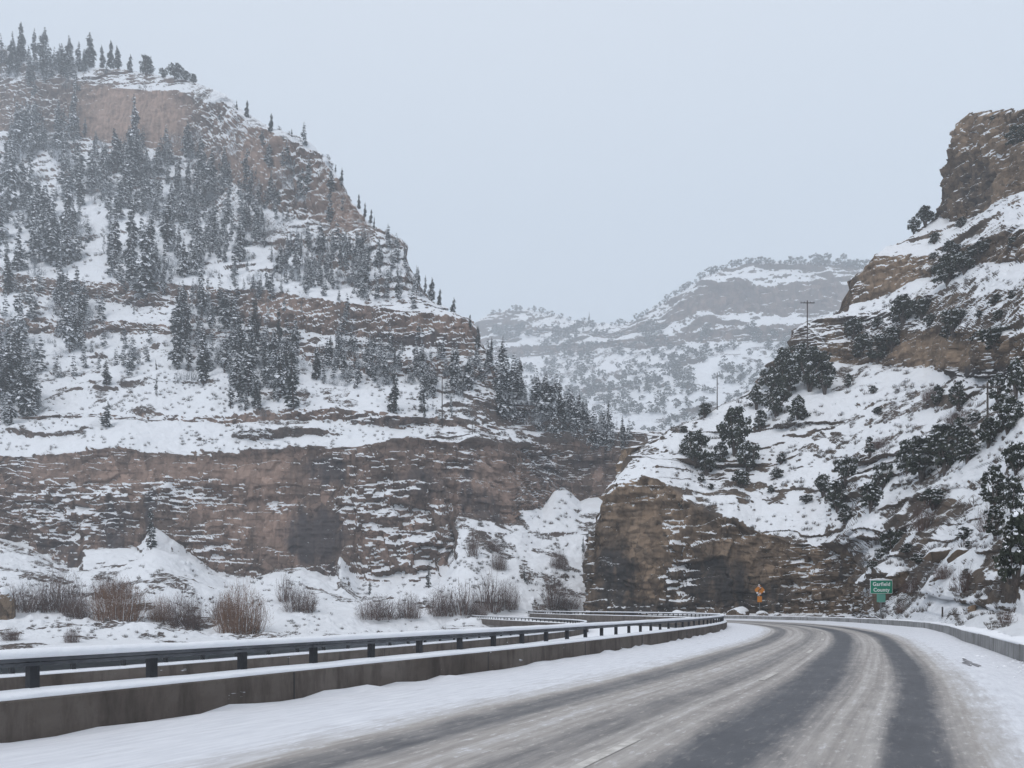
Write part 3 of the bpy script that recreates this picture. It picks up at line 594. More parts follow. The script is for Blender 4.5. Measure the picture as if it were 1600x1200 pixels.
# lane line dashes, worn and half covered
M['paint'] = simple('worn_lane_paint', (.42, .40, .375), (.62, .60, .57), 6, bump=0)
s0 = s_near((0.2, 3)); 
LU = 5.86
LL = off(MC, LU)
sL = s_near((-2.36, 14.2))
def s_of(A, pt): return S[np.argmin(np.linalg.norm(A-np.array(pt), axis=1))]
dash0 = s_of(LL, (.96, 7.66))
for k in range(-1, 9):
    sd = dash0+k*5.15*2-.9
    if sd < 5: continue
    i = int(sd*2)
    V, F = sweep(LL, [(-.06, .016), (.06, .016)], i, i+5, 1, None, close=False)
    V[:, 2] += .002
    tag(link('lane_marking', mesh_np('lane_marking', V, F, M['paint'])), kind='structure')


# ------------------------------------------------------------------ trees and shrubs: meshes shared by their copies
def rnd(a, b): return random.uniform(a, b)
def fir_mesh(H=12., R=1.9, whorls=30, nb=8, frost=.5, seed=1, spray=True, gap=.0):
    random.seed(seed); mb = MB(); tr = MB()
    lean = (rnd(-.2, .2), rnd(-.2, .2))
    tr.tube([(0, 0, -.8), (lean[0]*.4, lean[1]*.4, H*.45), (lean[0], lean[1], H*.985)], [.22, .13, .02], 6)
    for k in range(whorls):
        t = (k+rnd(-.3, .3))/whorls; t = min(max(t, 0), .995); z = H*(.07+.93*t)
        prof = (1-t)**.7*(.78+.22*math.sin(t*17+seed))*(.62+.38*min(1, t*7))+.05
        for j in range(nb if t < .85 else max(4, nb-3)):
            if random.random() < gap: continue
            a = rnd(0, 2*math.pi); r = R*prof*rnd(.55, 1.15)*(1+.22*math.sin(a+seed*1.7+t*6)); ca, sa = math.cos(a), math.sin(a)
            ox, oy = lean[0]*t, lean[1]*t; dr = rnd(.15, .5)
            def pt(q, s, dz=0): # q along branch, s sideways
                return (ox+ca*q-sa*s, oy+sa*q+ca*s, z+.12*q-dr*q*q/max(r, .3)*1.0+dz)
            wd = max(.10, .22*r+.08)
            fm = 1 if random.random() < frost*.8 else 0
            mb.face([pt(0, 0), pt(.55*r, -wd, -.10*r), pt(r, 0, -.04), pt(.55*r, wd, -.10*r)], fm)
            if spray:
                for sg in (-1, 1):
                    q0 = rnd(.3, .6)*r; mb.face([pt(q0, 0), pt(q0+.25*r, sg*(.18*r+.05), -.03), pt(q0+.45*r, sg*(.42*r+.06), -.12*r), pt(q0+.12*r, sg*(.33*r+.06), -.12*r)], 1 if random.random() < frost*.7 else 0)
                mb.face([pt(.2*r, 0), pt(.5*r, 0, -.22*r-.1), pt(.85*r, 0, -.16*r-.06), pt(.9*r, 0)], 0)
            if random.random() < frost:
                for _q in range(2 if frost > .4 else 1):
                    so = rnd(-.35, .35)*r; q0 = rnd(.35, .75)*r; q1 = q0+rnd(.25, .45)*r; ww = wd*rnd(.55, 1.1)
                    mb.face([pt(q0, so, .10), pt((q0+q1)/2, so-ww, .0), pt(q1, so, -.20*r-.05), pt((q0+q1)/2, so+ww, .0)], 2)
    return mb.mesh('crown', [M['needle'], M['frost'], M['tsnow']]), tr.mesh('trunk', M['bark'], True)
FIR = [fir_mesh(12, rr, 32, 8, fr, sd, gap=g) for rr, fr, sd, g in ((1.9, .28, 1, 0), (1.6, .45, 2, .1), (2.1, .45, 3, .05), (1.7, .75, 4, .1), (1.35, .6, 5, .15), (2.3, .75, 6, .1), (1.5, .15, 7, .1), (2.5, .35, 8, .2))]
def fir(p, h, var, label, group, name='fir_tree', cat='tree'):
    t = thing(name, label, cat, tuple(float(q) for q in p), rnd(0, 6.28), group)
    s = h/12.; ws = rnd(.9, 1.4); t.scale = (s*ws, s*ws, s); t.rotation_euler = (rnd(-.05, .05), rnd(-.05, .05), rnd(0, 6.28))
    c, k = FIR[var]
    link('crown', c, t); link('trunk', k, t); return t

def leafball(mb, c, r, n, sz, m=0, flat=.8, snow=.12):
    for _ in range(n):
        v = np.array([random.gauss(0, 1) for _ in range(3)]); v /= np.linalg.norm(v)+1e-9; v *= r*random.random()**.4; v[2] *= flat
        p = c+v; a = np.array([random.gauss(0, 1) for _ in range(3)]); a /= np.linalg.norm(a); b = np.cross(a, [random.gauss(0, 1) for _ in range(3)]); b /= np.linalg.norm(b)+1e-9
        s_ = sz*rnd(.6, 1.3); mb.face([p-a*s_, p-b*s_*.6, p+a*s_, p+b*s_*.6], m)
        if v[2] > 0 and random.random() < snow:
            s_ *= .8; q = p+np.array([0, 0, .06])+v*.1/max(r, .1); d_ = rnd(0, 6.28); e_ = np.array([math.cos(d_), math.sin(d_), 0])*s_; f_ = np.array([-e_[1], e_[0], -s_*.6]); mb.face([q-e_, q-f_*.7, q+e_, q+f_], 1)
def juniper_mesh(seed, H=4., R=1.7, clumps=56, n=36, sz=.165, snow=.22, conical=0.):
    random.seed(seed); mb = MB(); tr = MB()
    limbs = []
    for k in range(5):
        a = k*1.26+rnd(-.4, .4); rr = R*rnd(.35, .75); hz = H*rnd(.55, .85)
        pts = [(0, 0, -.4), (math.cos(a)*rr*.25, math.sin(a)*rr*.25, hz*.3), (math.cos(a)*rr*.7, math.sin(a)*rr*.7, hz*.65), (math.cos(a)*rr, math.sin(a)*rr, hz)]
        tr.tube(pts, [.16, .11, .07, .02], 5)
    for k in range(clumps):
        a = rnd(0, 6.28); t = random.random(); z = H*(.22+.74*t)
        rad = R*math.sqrt(max(.05, 1-((t-.38)/.68)**2))*(1-conical*t)
        rr = rad*rnd(.25, 1.0)*(.8+.25*math.sin(a*2+seed)+.12*math.sin(a*5))
        cr_ = R*rnd(.16, .30); leafball(mb, np.array([math.cos(a)*rr, math.sin(a)*rr, z]), cr_, n, sz, 0, .75, snow)
        if random.random() < .42 and clumps > 30:
            oc = np.array([math.cos(a)*rr*1.04, math.sin(a)*rr*1.04, z+cr_*.62]); tl = rnd(.25, .6); ring = []
            for j in range(7):
                b = j*.898; q = cr_*rnd(.35, .75); ring.append(oc+np.array([math.cos(b)*q, math.sin(b)*q*.8, 0])-np.array([0, 0, tl])*(math.cos(b)*math.cos(a)+math.sin(b)*math.sin(a))*q)
            mb.face([tuple(p) for p in ring], 1)
            for j in range(7): mb.face([tuple(ring[j]), tuple(ring[(j+1) % 7]), tuple(ring[(j+1) % 7]*.9+oc*.1-np.array([0, 0, .10])), tuple(ring[j]*.9+oc*.1-np.array([0, 0, .10]))], 1)
    return mb.mesh('crown', [M['juniper'], M['tsnow']]), tr.mesh('trunk', M['bark'], True)
JKW = dict(n=38, sz=.17)
JUN = [juniper_mesh(21), juniper_mesh(22, 3.6, 2.0), juniper_mesh(23, 4.2, 1.4, 40), juniper_mesh(24, 3.2, 1.9, 42), juniper_mesh(25, 4.4, 1.2, 36, conical=.6)]
JH = [4., 3.6, 4.2, 3.2, 4.4]; JR = [1.7, 2.0, 1.4, 1.9, 1.2]
JFAR = [juniper_mesh(31, 4, 1.9, 15, 12, .34, .25), juniper_mesh(32, 4.2, 1.6, 13, 12, .34, .3), juniper_mesh(33, 3.6, 2.2, 16, 11, .36, .25)]
def juniper(p, h, wd, var, label, group, name='juniper_tree', cat='tree', meshes=None, dims=None):
    t = thing(name, label, cat, tuple(float(q) for q in p), rnd(0, 6.28), group)
    t.scale = (wd/2/JR[var],)*2+(h/JH[var],)
    c, k = JUN[var]; link('crown', c, t); link('trunk', k, t); return t

def ribbon(V, F, pts, w0):
    n = len(V); d = random.random()*math.pi; ax = np.array([math.cos(d), math.sin(d), 0.])
    for i, p in enumerate(pts):
        w_ = w0*(1-.8*i/(len(pts)-1)); V.append(p-ax*w_); V.append(p+ax*w_)
    for i in range(len(pts)-1): F.append((n+2*i, n+2*i+1, n+2*i+3, n+2*i+2))
def bare_bush_mesh(seed, H=4., R=2.2, stems=260, twigs=5, w0=.015, mats=None, tall=False):
    random.seed(seed); V = []; F = []; mi = []
    for _ in range(stems):
        a = rnd(0, 6.28); q = math.sqrt(random.random()); b0 = R*(.5 if tall else .72)*q
        rr = R*min(1.05, q*.85+rnd(-.1, .22)); h = H*math.sqrt(max(.05, 1-.97*min(1, rr/R)**2))*rnd(.55, 1.03)
        base = np.array([math.cos(a)*b0, math.sin(a)*b0, -.15]); a2 = a+rnd(-.3, .3); tip = np.array([math.cos(a2)*rr, math.sin(a2)*rr, h])
        mid = base*.5+tip*.5+np.array([rnd(-.22, .22)*R, rnd(-.22, .22)*R, h*.08])
        f0 = len(F); ribbon(V, F, [base, mid, tip], w0*(1.8 if tall else 1.2))
        for _k in range(twigs):
            t = rnd(.15, 1.); p = base*(1-2*t)+mid*2*t if t < .5 else mid*(2-2*t)+tip*(2*t-1)
            q_ = p+np.array([rnd(-.5, .5)*R*.62, rnd(-.5, .5)*R*.62, rnd(-.2, .6)*H*.15]); ribbon(V, F, [p, (p+q_)/2+np.array([0, 0, .04]), q_], w0*.8)
        mi += [1 if random.random() < .03 else 0]*(len(F)-f0)
    for _ in range(0 if tall else int(stems*6.5)):
        d = np.array([random.gauss(0, 1), random.gauss(0, 1), abs(random.gauss(0, 1))*.9+.05]); d /= np.linalg.norm(d); q = random.random()**.55
        lob = 1+.16*math.sin(3*math.atan2(d[1], d[0])+seed)+.1*math.sin(7*d[2]+seed)
        p = d*q*lob*np.array([R*.92, R*.92, H*.86]); v = d*.5+np.array([rnd(-.7, .7), rnd(-.7, .7), rnd(-.1, .8)]); L_ = rnd(.1, .2)*R
        ribbon(V, F, [p, p+v*L_*.5+np.array([0, 0, .02]), p+v*L_], w0*.75); mi += [1 if random.random() < .02 else 0]*2
    return V, F, mi
def bush_data(seed, mat, **kw):
    V, F, mi = bare_bush_mesh(seed, **kw); return mesh_np('bush', V, F, [mat, M['tsnow']], False, midx=mi)
WIL = [bush_data(41, M['willow']), bush_data(42, M['willow'], R=2.6, H=3.6, stems=300), bush_data(43, M['willow_red'], R=2.4, H=3.4, stems=310), bush_data(44, M['willow'], R=1.8, H=5.0, stems=70, twigs=12, w0=.02, tall=True)]
WH = [4., 3.6, 3.4, 5.]; WRD = [2.2, 2.6, 2.4, 1.8]
def willow(p, h, wd, var, label, group, name='willow_bush'):
    o = link(name, WIL[var], None, tuple(float(q) for q in p), rnd(0, 6.28)); o.scale = (wd/2/WRD[var],)*2+(h/WH[var],)
    tag(o, label, 'bush', group); return o

# --- named firs of the left mountain: (px, py foot, height px, variety, label)
LH = 'canyon_hill'
named = [
 (33,78,52,0,'slender dark fir standing highest on the ridge above the upper cliff'),
 (55,82,50,1,'dark fir with twin-looking narrow top beside the highest ridge fir'),
 (68,86,56,2,'broad dark fir closing the ridge clump above the upper cliff'),
 (110,84,44,6,'isolated narrow dark spire fir on the snowy ridge crest'),
 (140,100,54,7,'bushy dark fir behind the snow cap of the upper brown cliff'),
 (160,100,36,1,'thin pale fir between two bushy firs above the brown cliff'),
 (174,104,48,0,'dark fir with pointed top above the middle of the brown cliff'),
 (187,106,38,2,'shorter dark fir touching the pointed one above the brown cliff'),
 (205,110,26,7,'small fir right above the two brown cliff panels'),
 (372,172,16,6,'little fir on the descending ridge before the snowy rim'),
 (386,184,28,0,'dark fir alone on the descending ridge near the orange rock edge'),
 (424,206,30,0,'dark fir on the rim above the reddish prow of rock'),
 (457,214,14,6,'tiny frosted fir on the rounded top of the reddish prow'),
 (524,262,14,6,'tiny fir on the steep shoulder of the reddish prow'),
 (534,291,31,1,'dark windblown fir leaning off the steep side of the reddish prow'),
 (560,322,24,0,'upper fir in the row descending beside the reddish prow'),
 (570,336,24,6,'second fir in the row descending beside the reddish prow'),
 (579,346,24,0,'third fir in the row descending beside the reddish prow'),
 (586,357,20,6,'lowest fir in the row, on the ledge under the reddish prow'),
 (608,368,10,0,'tiny fir at the rim of the grey buttress against the sky'),
 (636,425,20,0,'fir just below the overhanging corner of the grey buttress'),
 (655,450,34,0,'tallest fir of the skyline stand below the grey buttress'),
 (664,458,28,1,'frosted fir in the skyline stand below the grey buttress'),
 (675,470,38,2,'broad fir in the skyline stand below the grey buttress'),
 (684,478,28,0,'last fir of the skyline stand below the grey buttress'),
 (708,490,26,7,'dark leaning fir on the edge above the banded cliff end'),
 (717,496,18,0,'small fir below the leaning one at the banded cliff end'),
 (735,512,22,0,'narrow fir against the sky at the end of the banded cliff'),
 (747,545,40,0,'dark narrow fir where the banded cliff meets the far mountain'),
 (766,565,40,6,'slim fir standing against the pale far mountain'),
 (790,612,90,2,'very tall dark fir rising above the stand at the canyon bend'),
 (212,238,94,3,'tall frosted fir standing in front of the two brown cliff panels'),
 (118,205,84,4,'frosted fir on the edge of the upper brown cliff'),
 (148,242,28,0,'small dark fir at the foot of the brown cliff panel'),
 (14,460,70,0,'dark slender fir on the snowy ledge at the picture edge'),
 (237,858,70,0,'dark fir squeezed against the lower cliff above the snow cone'),
 (669,918,42,6,'dark narrow fir at the foot of the ledged lower cliff'),
 (578,930,24,6,'little dark fir at the foot of the lower cliff near the snow spike'),
 (914,862,26,6,'small dark fir on the snow fan beside the rock nose'),
 (167,668,42,7,'lone dark fir in the middle of the snowy bench'),
 (170,602,40,7,'squat frosted fir on the bench below the broken ledges'),
 (822,910,28,6,'young fir on the snow fan above the bare thicket'),
 (616,645,72,0,'large dark fir above the thin ledges of the bench'),
 (660,645,62,1,'dark fir beside the large one above the thin ledges'),
 (975,690,42,6,'dark fir standing alone at the canyon bend before the far mountain'),
 (246,618,34,1,'small frosted fir on the bench with white snow behind'),
 (246,578,18,6,'tiny fir on open snow of the bench'),
 (232,470,110,5,'massive snow-laden fir rising between the middle ledges'),
 (113,550,95,3,'tall frosted fir group leader under the left ledges'),
 (20,330,105,5,'big snow-laden fir high on the slope at the picture edge'),
 (460,640,105,0,'tall dark fir on the bench above the lower cliff'),
 (318,600,100,1,'tall slender fir in the dark stand below the middle ledges'),
]
for px, py, h, v, lab in named:
    p, _c = on(LH, px, py); fir(p, max(2.5, h*p[1]/1200), v, lab, 'firs on the wooded canyon mountain')
# --- stands: (cx, cy, rx, ry, n things, n in the joined wood, hmin, hmax, varieties, where)
stands = [
 (50,112,85,28,14,40,34,56,(0,2,7,3),'on the highest ridge of the mountain'),
 (60,330,80,110,26,40,50,95,(3,5,2,1,3),'on the high steep slope at the picture edge'),
 (80,195,70,45,8,16,30,60,(3,4,5),'among snowy rocks beside the upper cliff'),
 (190,290,50,50,12,22,45,80,(3,2,4),'below the upper brown cliff'),
 (280,300,60,60,14,34,40,70,(3,1,5,4),'in the dense frosted wood below the cliff panels'),
 (370,340,60,70,14,45,40,70,(3,4,1,5),'in the dense frosted wood beside the reddish prow'),
 (440,300,45,50,6,26,35,60,(3,5),'on the frosted slope under the reddish prow'),
 (500,420,80,35,12,52,30,52,(3,4,5,3),'in the frosted stand on the grey buttress'),
 (600,440,60,35,8,30,30,50,(3,1,5),'on the frosted buttress near the skyline'),
 (225,420,55,50,12,22,45,90,(2,3,1),'around the massive snow-laden fir'),
 (310,400,50,40,8,18,40,70,(2,3),'on the open snow above the banded cliff'),
 (120,500,40,45,8,12,45,85,(3,1,2),'beside the ledges under the left snowfield'),
 (25,600,45,70,16,26,50,100,(1,0,3,2),'in the tall dark stand above the lower cliff'),
 (320,540,55,60,16,24,50,85,(1,0,2,3),'in the dark stand below the middle ledges'),
 (420,580,60,50,20,26,50,85,(0,1,2,6),'in the dark wood on the bench slope'),
 (390,640,35,16,5,2,35,55,(0,1),'at the edge of the snowy bench'),
 (560,580,75,30,16,40,40,65,(1,3,0),'under the banded brown cliff'),
 (700,590,65,35,16,34,35,60,(1,3,2),'below the end of the banded cliff'),
 (820,640,50,28,16,22,50,80,(0,1,2),'in the stand at the canyon bend'),
 (900,655,55,20,14,22,35,62,(0,1,6),'on the lower spur at the canyon bend'),
 (700,650,50,14,3,4,18,30,(6,1),'on the snowy shelf above the lower cliff'),
 (450,440,90,30,6,24,25,45,(3,5),'along the rim above the banded cliff'),
]
def size_word(h, a, b): t = (h-a)/(b-a+1e-6); return 'tall' if t > .66 else ('mid-sized' if t > .33 else 'short')
LOW = [fir_mesh(12, 1.9, 16, 6, .5, 61, True), fir_mesh(12, 1.6, 15, 6, .75, 62, True), fir_mesh(12, 2.1, 15, 6, .8, 63, True)]
def arrs(me):
    v = np.zeros(len(me.vertices)*3, np.float32); me.vertices.foreach_get('co', v)
    f = np.zeros(len(me.loops), np.int32); me.loops.foreach_get('vertex_index', f)
    n = np.zeros(len(me.polygons), np.int32); me.polygons.foreach_get('material_index', n)
    return v.reshape(-1, 3), f.reshape(-1, 4), n
LOWA = [arrs(c) for c, _ in LOW]
V_, F_, mi_ = bare_bush_mesh(71, H=5, R=3, stems=36, twigs=5, w0=.05)
LOWA.append((np.array(V_, np.float32), np.array(F_), np.array(mi_)*0+1))
V_, F_, mi_ = bare_bush_mesh(72, H=5, R=3.5, stems=34, twigs=5, w0=.05)
LOWA.append((np.array(V_, np.float32), np.array(F_), np.where(np.arange(len(F_)) % 3 == 0, 2, 1)))
def joined(name, placed, arr, mats, kind='stuff'):
    VV = []; FF = []; MM = []; n = 0
    for p, sxy, sz, a, v in placed:
        V, F, m = arr[v]; c, s_ = math.cos(a), math.sin(a)
        W = np.stack([(V[:, 0]*c-V[:, 1]*s_)*sxy+p[0], (V[:, 0]*s_+V[:, 1]*c)*sxy+p[1], V[:, 2]*sz+p[2]], -1)
        VV.append(W); FF.append(F+n); MM.append(m); n += len(V)
    return tag(link(name, mesh_np(name, np.vstack(VV), np.vstack(FF), mats, False, midx=np.concatenate(MM))), kind=kind)
wood = []
random.seed(5)
def in_ell(cx, cy, rx, ry):
    while True:
        a, b = rnd(-1, 1), rnd(-1, 1)
        if a*a+b*b < 1: return cx+a*rx, cy+b*ry
nf = 0
for cx, cy, rx, ry, n1, n2, h0, h1, vs, where in stands:
    n2 = int(n2*1.5)
    for k in range(n1+n2):
        px, py = in_ell(cx, cy, rx, ry)
        if py < pl(SKY_L, px)+3: py = pl(SKY_L, px)+rnd(3, 14)
        p, c = on(LH, px, py)
        if c > .85 and random.random() < .6: continue
        h = rnd(h0, h1)*(1 if k < n1 else .72); hm = h*p[1]/1200
        if k < n1:
            v = random.choice(vs); fr = 'frosted' if v in (3, 4, 5) else 'dark'
            ex = 'upper ' if py < cy-.3*ry else ('lower ' if py > cy+.3*ry else ''); ex += 'left' if px < cx-.33*rx else ('right' if px > cx+.33*rx else 'middle')
            fir(p, hm, v, f'{size_word(h, h0, h1)} {fr} fir {where}, {ex}', 'firs on the wooded canyon mountain'); nf += 1
        else: wood.append((p, hm/12*rnd(.95, 1.4), hm/12, rnd(0, 6.28), random.choice((0, 1, 1, 2, 2, 3, 4))))
for k in range(620):
    px, py = rnd(-5, 660), rnd(110, 600)
    if py < pl(SKY_L, px)+6: continue
    if 128 < px < 300 and 120 < py < 225: continue
    if vn(np.array([px/60.]), np.array([py/34.]), np.array([6.6]))[0] < .33: continue
    p, c = on(LH, px, py)
    if c > .8 and random.random() < .5: continue
    hm = rnd(14, 50)*(1.35 if random.random() < .2 else 1)*p[1]/1200; wood.append((p, hm/12*rnd(1., 1.5), hm/12, rnd(0, 6.28), random.choice((0, 1, 2, 2, 3, 4))))
for k in range(130):
    px = rnd(775, 985); py = pl(SKY_L, px)+rnd(-2, 42); p, c = on(LH, px, py); hm = rnd(42, 92)*(1-.45*(px-775)/210)*p[1]/1200; wood.append((p, hm/12*rnd(.9, 1.2), hm/12, rnd(0, 6.28), random.choice((0, 0, 1))))
joined('frosted_woods', wood, LOWA, [M['needle'], M['frost'], M['tsnow']])
print('firs', nf+len(named), 'wood', len(wood))

# --- rounded pinyons on the left rim
for px, py, h, lab in ((230,117,27,'round dark pinyon on the rim above the cliff panels'), (255,122,14,'tiny pinyon on the rim beside the round one'), (276,124,24,'flat-topped pinyon on the snowy rim'), (292,127,16,'low pinyon at the end of the snowy rim'), (304,130,13,'tiny pointed pinyon ending the rim row')):
    p, _c = on(LH, px, py); juniper(p, h*p[1]/1200, h*1.05*p[1]/1200, 1, lab, 'pinyons on the snowy rim', 'pinyon_tree')

# --- junipers of the right hill: (px, py foot, w px, h px, variety, label)
RH = 'right_hill'
jl = [
 (1448,344,40,32,0,'juniper with spreading crown at the foot of the rock tower against the sky'),
 (1434,366,24,26,3,'low dark juniper leaning out below the tower'),
 (1590,228,34,34,1,'grey juniper growing on the rock tower at the picture edge'),
 (1557,192,14,14,3,'tiny dark shrub-like juniper on top of the rock tower'),
 (1486,444,56,48,1,'big dark juniper at the corner between brown cliff and snowfield'),
 (1512,428,50,34,3,'dark juniper tucked under the ledges above the snowfield'),
 (1532,404,50,26,3,'low juniper mat under the brown ledge'),
 (1415,505,62,44,1,'broad dark juniper below the upper snow tongue'),
 (1440,500,46,36,3,'second broad juniper right of the snow tongue'),
 (1335,530,40,34,3,'dark juniper in a crack of the brown ledge'),
 (1372,568,44,46,2,'dark juniper against the lower brown ledge'),
 (1495,520,56,40,3,'frosted juniper on the broken ledges'),
 (1480,532,34,34,2,'small dark juniper above the brown wall'),
 (1266,610,70,68,1,'massive dark juniper clump at the foot of the leading pole'),
 (1232,620,56,60,0,'dark juniper below the cliff end, beside the massive clump'),
 (1205,612,50,40,3,'dark juniper on the ridge line left of the massive clump'),
 (1290,615,48,50,2,'dark ragged juniper at the edge of the open snow'),
 (1250,668,48,52,0,'round dark juniper below the massive clump'),
 (1215,652,54,50,1,'dark juniper in the crowded ridge stand'),
 (1188,672,30,34,2,'narrow juniper on the ridge with snow behind'),
 (1150,712,66,80,0,'large ragged juniper on the crest above the rock nose'),
 (1170,738,48,50,3,'low dark juniper under the large ragged one'),
 (1128,728,36,40,2,'juniper with bare lower limbs above the rock nose'),
 (1082,722,52,50,1,'dark juniper on the lowest knoll above the rock nose'),
 (1102,652,36,24,3,'low dark juniper on the ridge line against the far mountain'),
 (1068,676,22,12,3,'small dark cushion juniper near the end of the ridge'),
 (1327,606,18,24,2,'small upright juniper alone on the open snow'),
 (1376,712,28,34,4,'small cone-shaped juniper alone on the snowfield'),
 (1310,800,52,52,1,'dark juniper hanging over the small ledges'),
 (1288,775,40,36,3,'low dark juniper left of the hanging one'),
 (1385,800,52,50,0,'dark juniper below the paired ones'),
 (1440,752,78,72,0,'large dark juniper, lower of the pair on the open slope'),
 (1475,742,64,82,2,'tall dark juniper, upper of the pair on the open slope'),
 (1380,765,40,46,3,'dark juniper left of the pair'),
 (1465,796,60,36,3,'dark low juniper under the pair'),
 (1520,722,48,44,1,'juniper in the diagonal row under the crossarm pole'),
 (1548,700,44,50,0,'bushy juniper beside the crossarm pole'),
 (1582,676,60,60,1,'dense dark juniper right of the crossarm pole'),
 (1466,636,30,36,2,'small dark juniper under the brown wall'),
 (1494,640,38,46,2,'ragged dark juniper under the brown wall'),
 (1592,626,44,70,0,'tall dark juniper at the picture edge under the wall'),
 (1560,632,36,50,2,'dark juniper in the shade of the brown wall'),
 (1586,742,60,54,3,'dark juniper low on the picture edge above the deadfall'),
 (1553,800,52,76,2,'upright dark juniper right of the deadfall'),
 (1594,800,44,60,1,'dark juniper hugging the picture edge'),
 (1598,925,86,130,0,'largest juniper, close above the roadside snow bank'),
 (1398,868,52,44,3,'dark juniper just above the green sign'),
 (1375,878,30,26,3,'small juniper tucked beside the slab above the sign'),
 (1445,700,28,22,3,'low cushion juniper on the open snow'),
 (1106,742,40,40,3,'low dark juniper between the knoll juniper and the large ragged one'),
 (1182,640,36,40,0,'small dark juniper on the ridge crest below the bare pole'),
 (1226,585,40,44,1,'dark juniper highest on the ridge line under the cliff end'),
 (1254,578,50,42,3,'dark juniper spreading against the cliff end behind the pole'),
 (1284,588,40,40,2,'upright juniper right of the tall pole'),
 (1345,752,46,40,3,'juniper growing from the dark ledges on the open slope'),
 (1330,820,30,36,2,'thin juniper above the rim of the rock nose'),
 (1512,700,44,50,0,'juniper left of the crossarm pole'),
 (1420,740,50,56,1,'round juniper at the lower end of the pair'),
 (1575,845,40,60,2,'dark juniper behind the largest one by the bank'),
 (1345,560,50,40,1,'dark juniper mass in the notch of the brown ledge'),
 (1395,545,46,36,3,'dark juniper on the ledge above the square brown wall'),
 (1560,545,70,36,3,'dark juniper on top of the long brown wall'),
 (1160,762,40,30,3,'dark cushion juniper on the ledge under the large ragged one'),
 (1620,860,60,100,1,'juniper half outside the picture edge'),
]
for px, py, wd, h, v, lab in jl:
    p, _c = on(RH, px, py); k = p[1]/1200; juniper(p-np.array([0, 0, .15]), h*k*.97, wd*k*.82, v, lab, 'junipers on the snowy hillside')

random.seed(31)
for (x0, x1, y0, y1, n, where) in ((1060, 1330, 700, 800, 10, 'among the ledges above the rock nose'), (1330, 1530, 610, 720, 9, 'on the open snow under the brown wall'), (1290, 1590, 455, 560, 11, 'on the broken ledges above the brown wall'), (1380, 1560, 840, 930, 9, 'between the green sign and the largest juniper'), (1400, 1590, 350, 430, 8, 'on the ledges below the rock tower')):
    for k in range(n):
        px, py = rnd(x0, x1), rnd(y0, y1); p, _c = on(RH, px, py); kk = p[1]/1200; s_ = rnd(11, 24)
        juniper(p-np.array([0, 0, .1]), s_*rnd(.7, 1.1)*kk, s_*1.15*kk, random.randrange(5), 'small scrubby juniper '+where, 'scrub junipers on the snowy hillside', 'scrub_juniper')

# --- far mountain junipers
FB = 'far_mountain'; random.seed(9)
JFA = [arrs(c) for c, _ in JFAR]
skyB = lines_B[0][0]
far = []
x_ = 772
while x_ < 1375:
    gap = 10 if x_ < 1030 else 7
    y_ = pl(skyB, x_); s_ = rnd(7, 15) if x_ > 1030 else rnd(5, 13)
    if x_ > 1270: s_ *= 1.45
    if not (930 < x_ < 940): far.append((x_, y_+2.5, s_, 'on the far mountain skyline'))
    x_ += gap*rnd(.7, 1.5)
n_sky = len(far)
for k in range(90):
    px, py = rnd(780, 1250), rnd(545, 640); far.append((px, py, rnd(9, 16), 'on the hazy far slope'))
for px, py, s_, where in far:
    p, _c = on(FB, px, py); kk = p[1]/1200; v = random.randrange(3)
    t = thing('distant_juniper', ('large' if s_ > 15 else 'mid-sized' if s_ > 11 else 'small')+' blue-grey juniper '+where+(', above' if py < 570 else ', middle' if py < 605 else ', below')+(' the pale left summit' if px < 870 else ' near the saddle' if px < 980 else ' the rising ridge' if px < 1090 else ' the far cliff band' if px < 1200 else ' the slope behind the pole'), 'tree', tuple(float(q) for q in p), rnd(0, 6.28), 'junipers on the far mountain')
    t.scale = (s_*kk*1.1/3.6,)*2+(s_*kk*.95/4.,)
    link('crown', JFAR[v][0], t); link('trunk', JFAR[v][1], t)
p, _c = on(FB, 921, 506); fir(p, 20*p[1]/1200, 6, 'lone thin conifer spire in the saddle of the far mountain', None, 'distant_fir')
mass = []
for k in range(1500):
    px = rnd(770, 1290); py = rnd(510, 690)
    if vn(np.array([px/38.]), np.array([py/22.]), np.array([3.3]))[0] < .42: continue
    p, c = on(FB, px, py); kk = p[1]/1200; s_ = rnd(5, 14); mass.append((p, s_*kk*1.1/3.6, s_*kk*.9/4., rnd(0, 6.28), random.randrange(3)))
joined('distant_woods', mass, JFA, [M['juniper'], M['tsnow']])

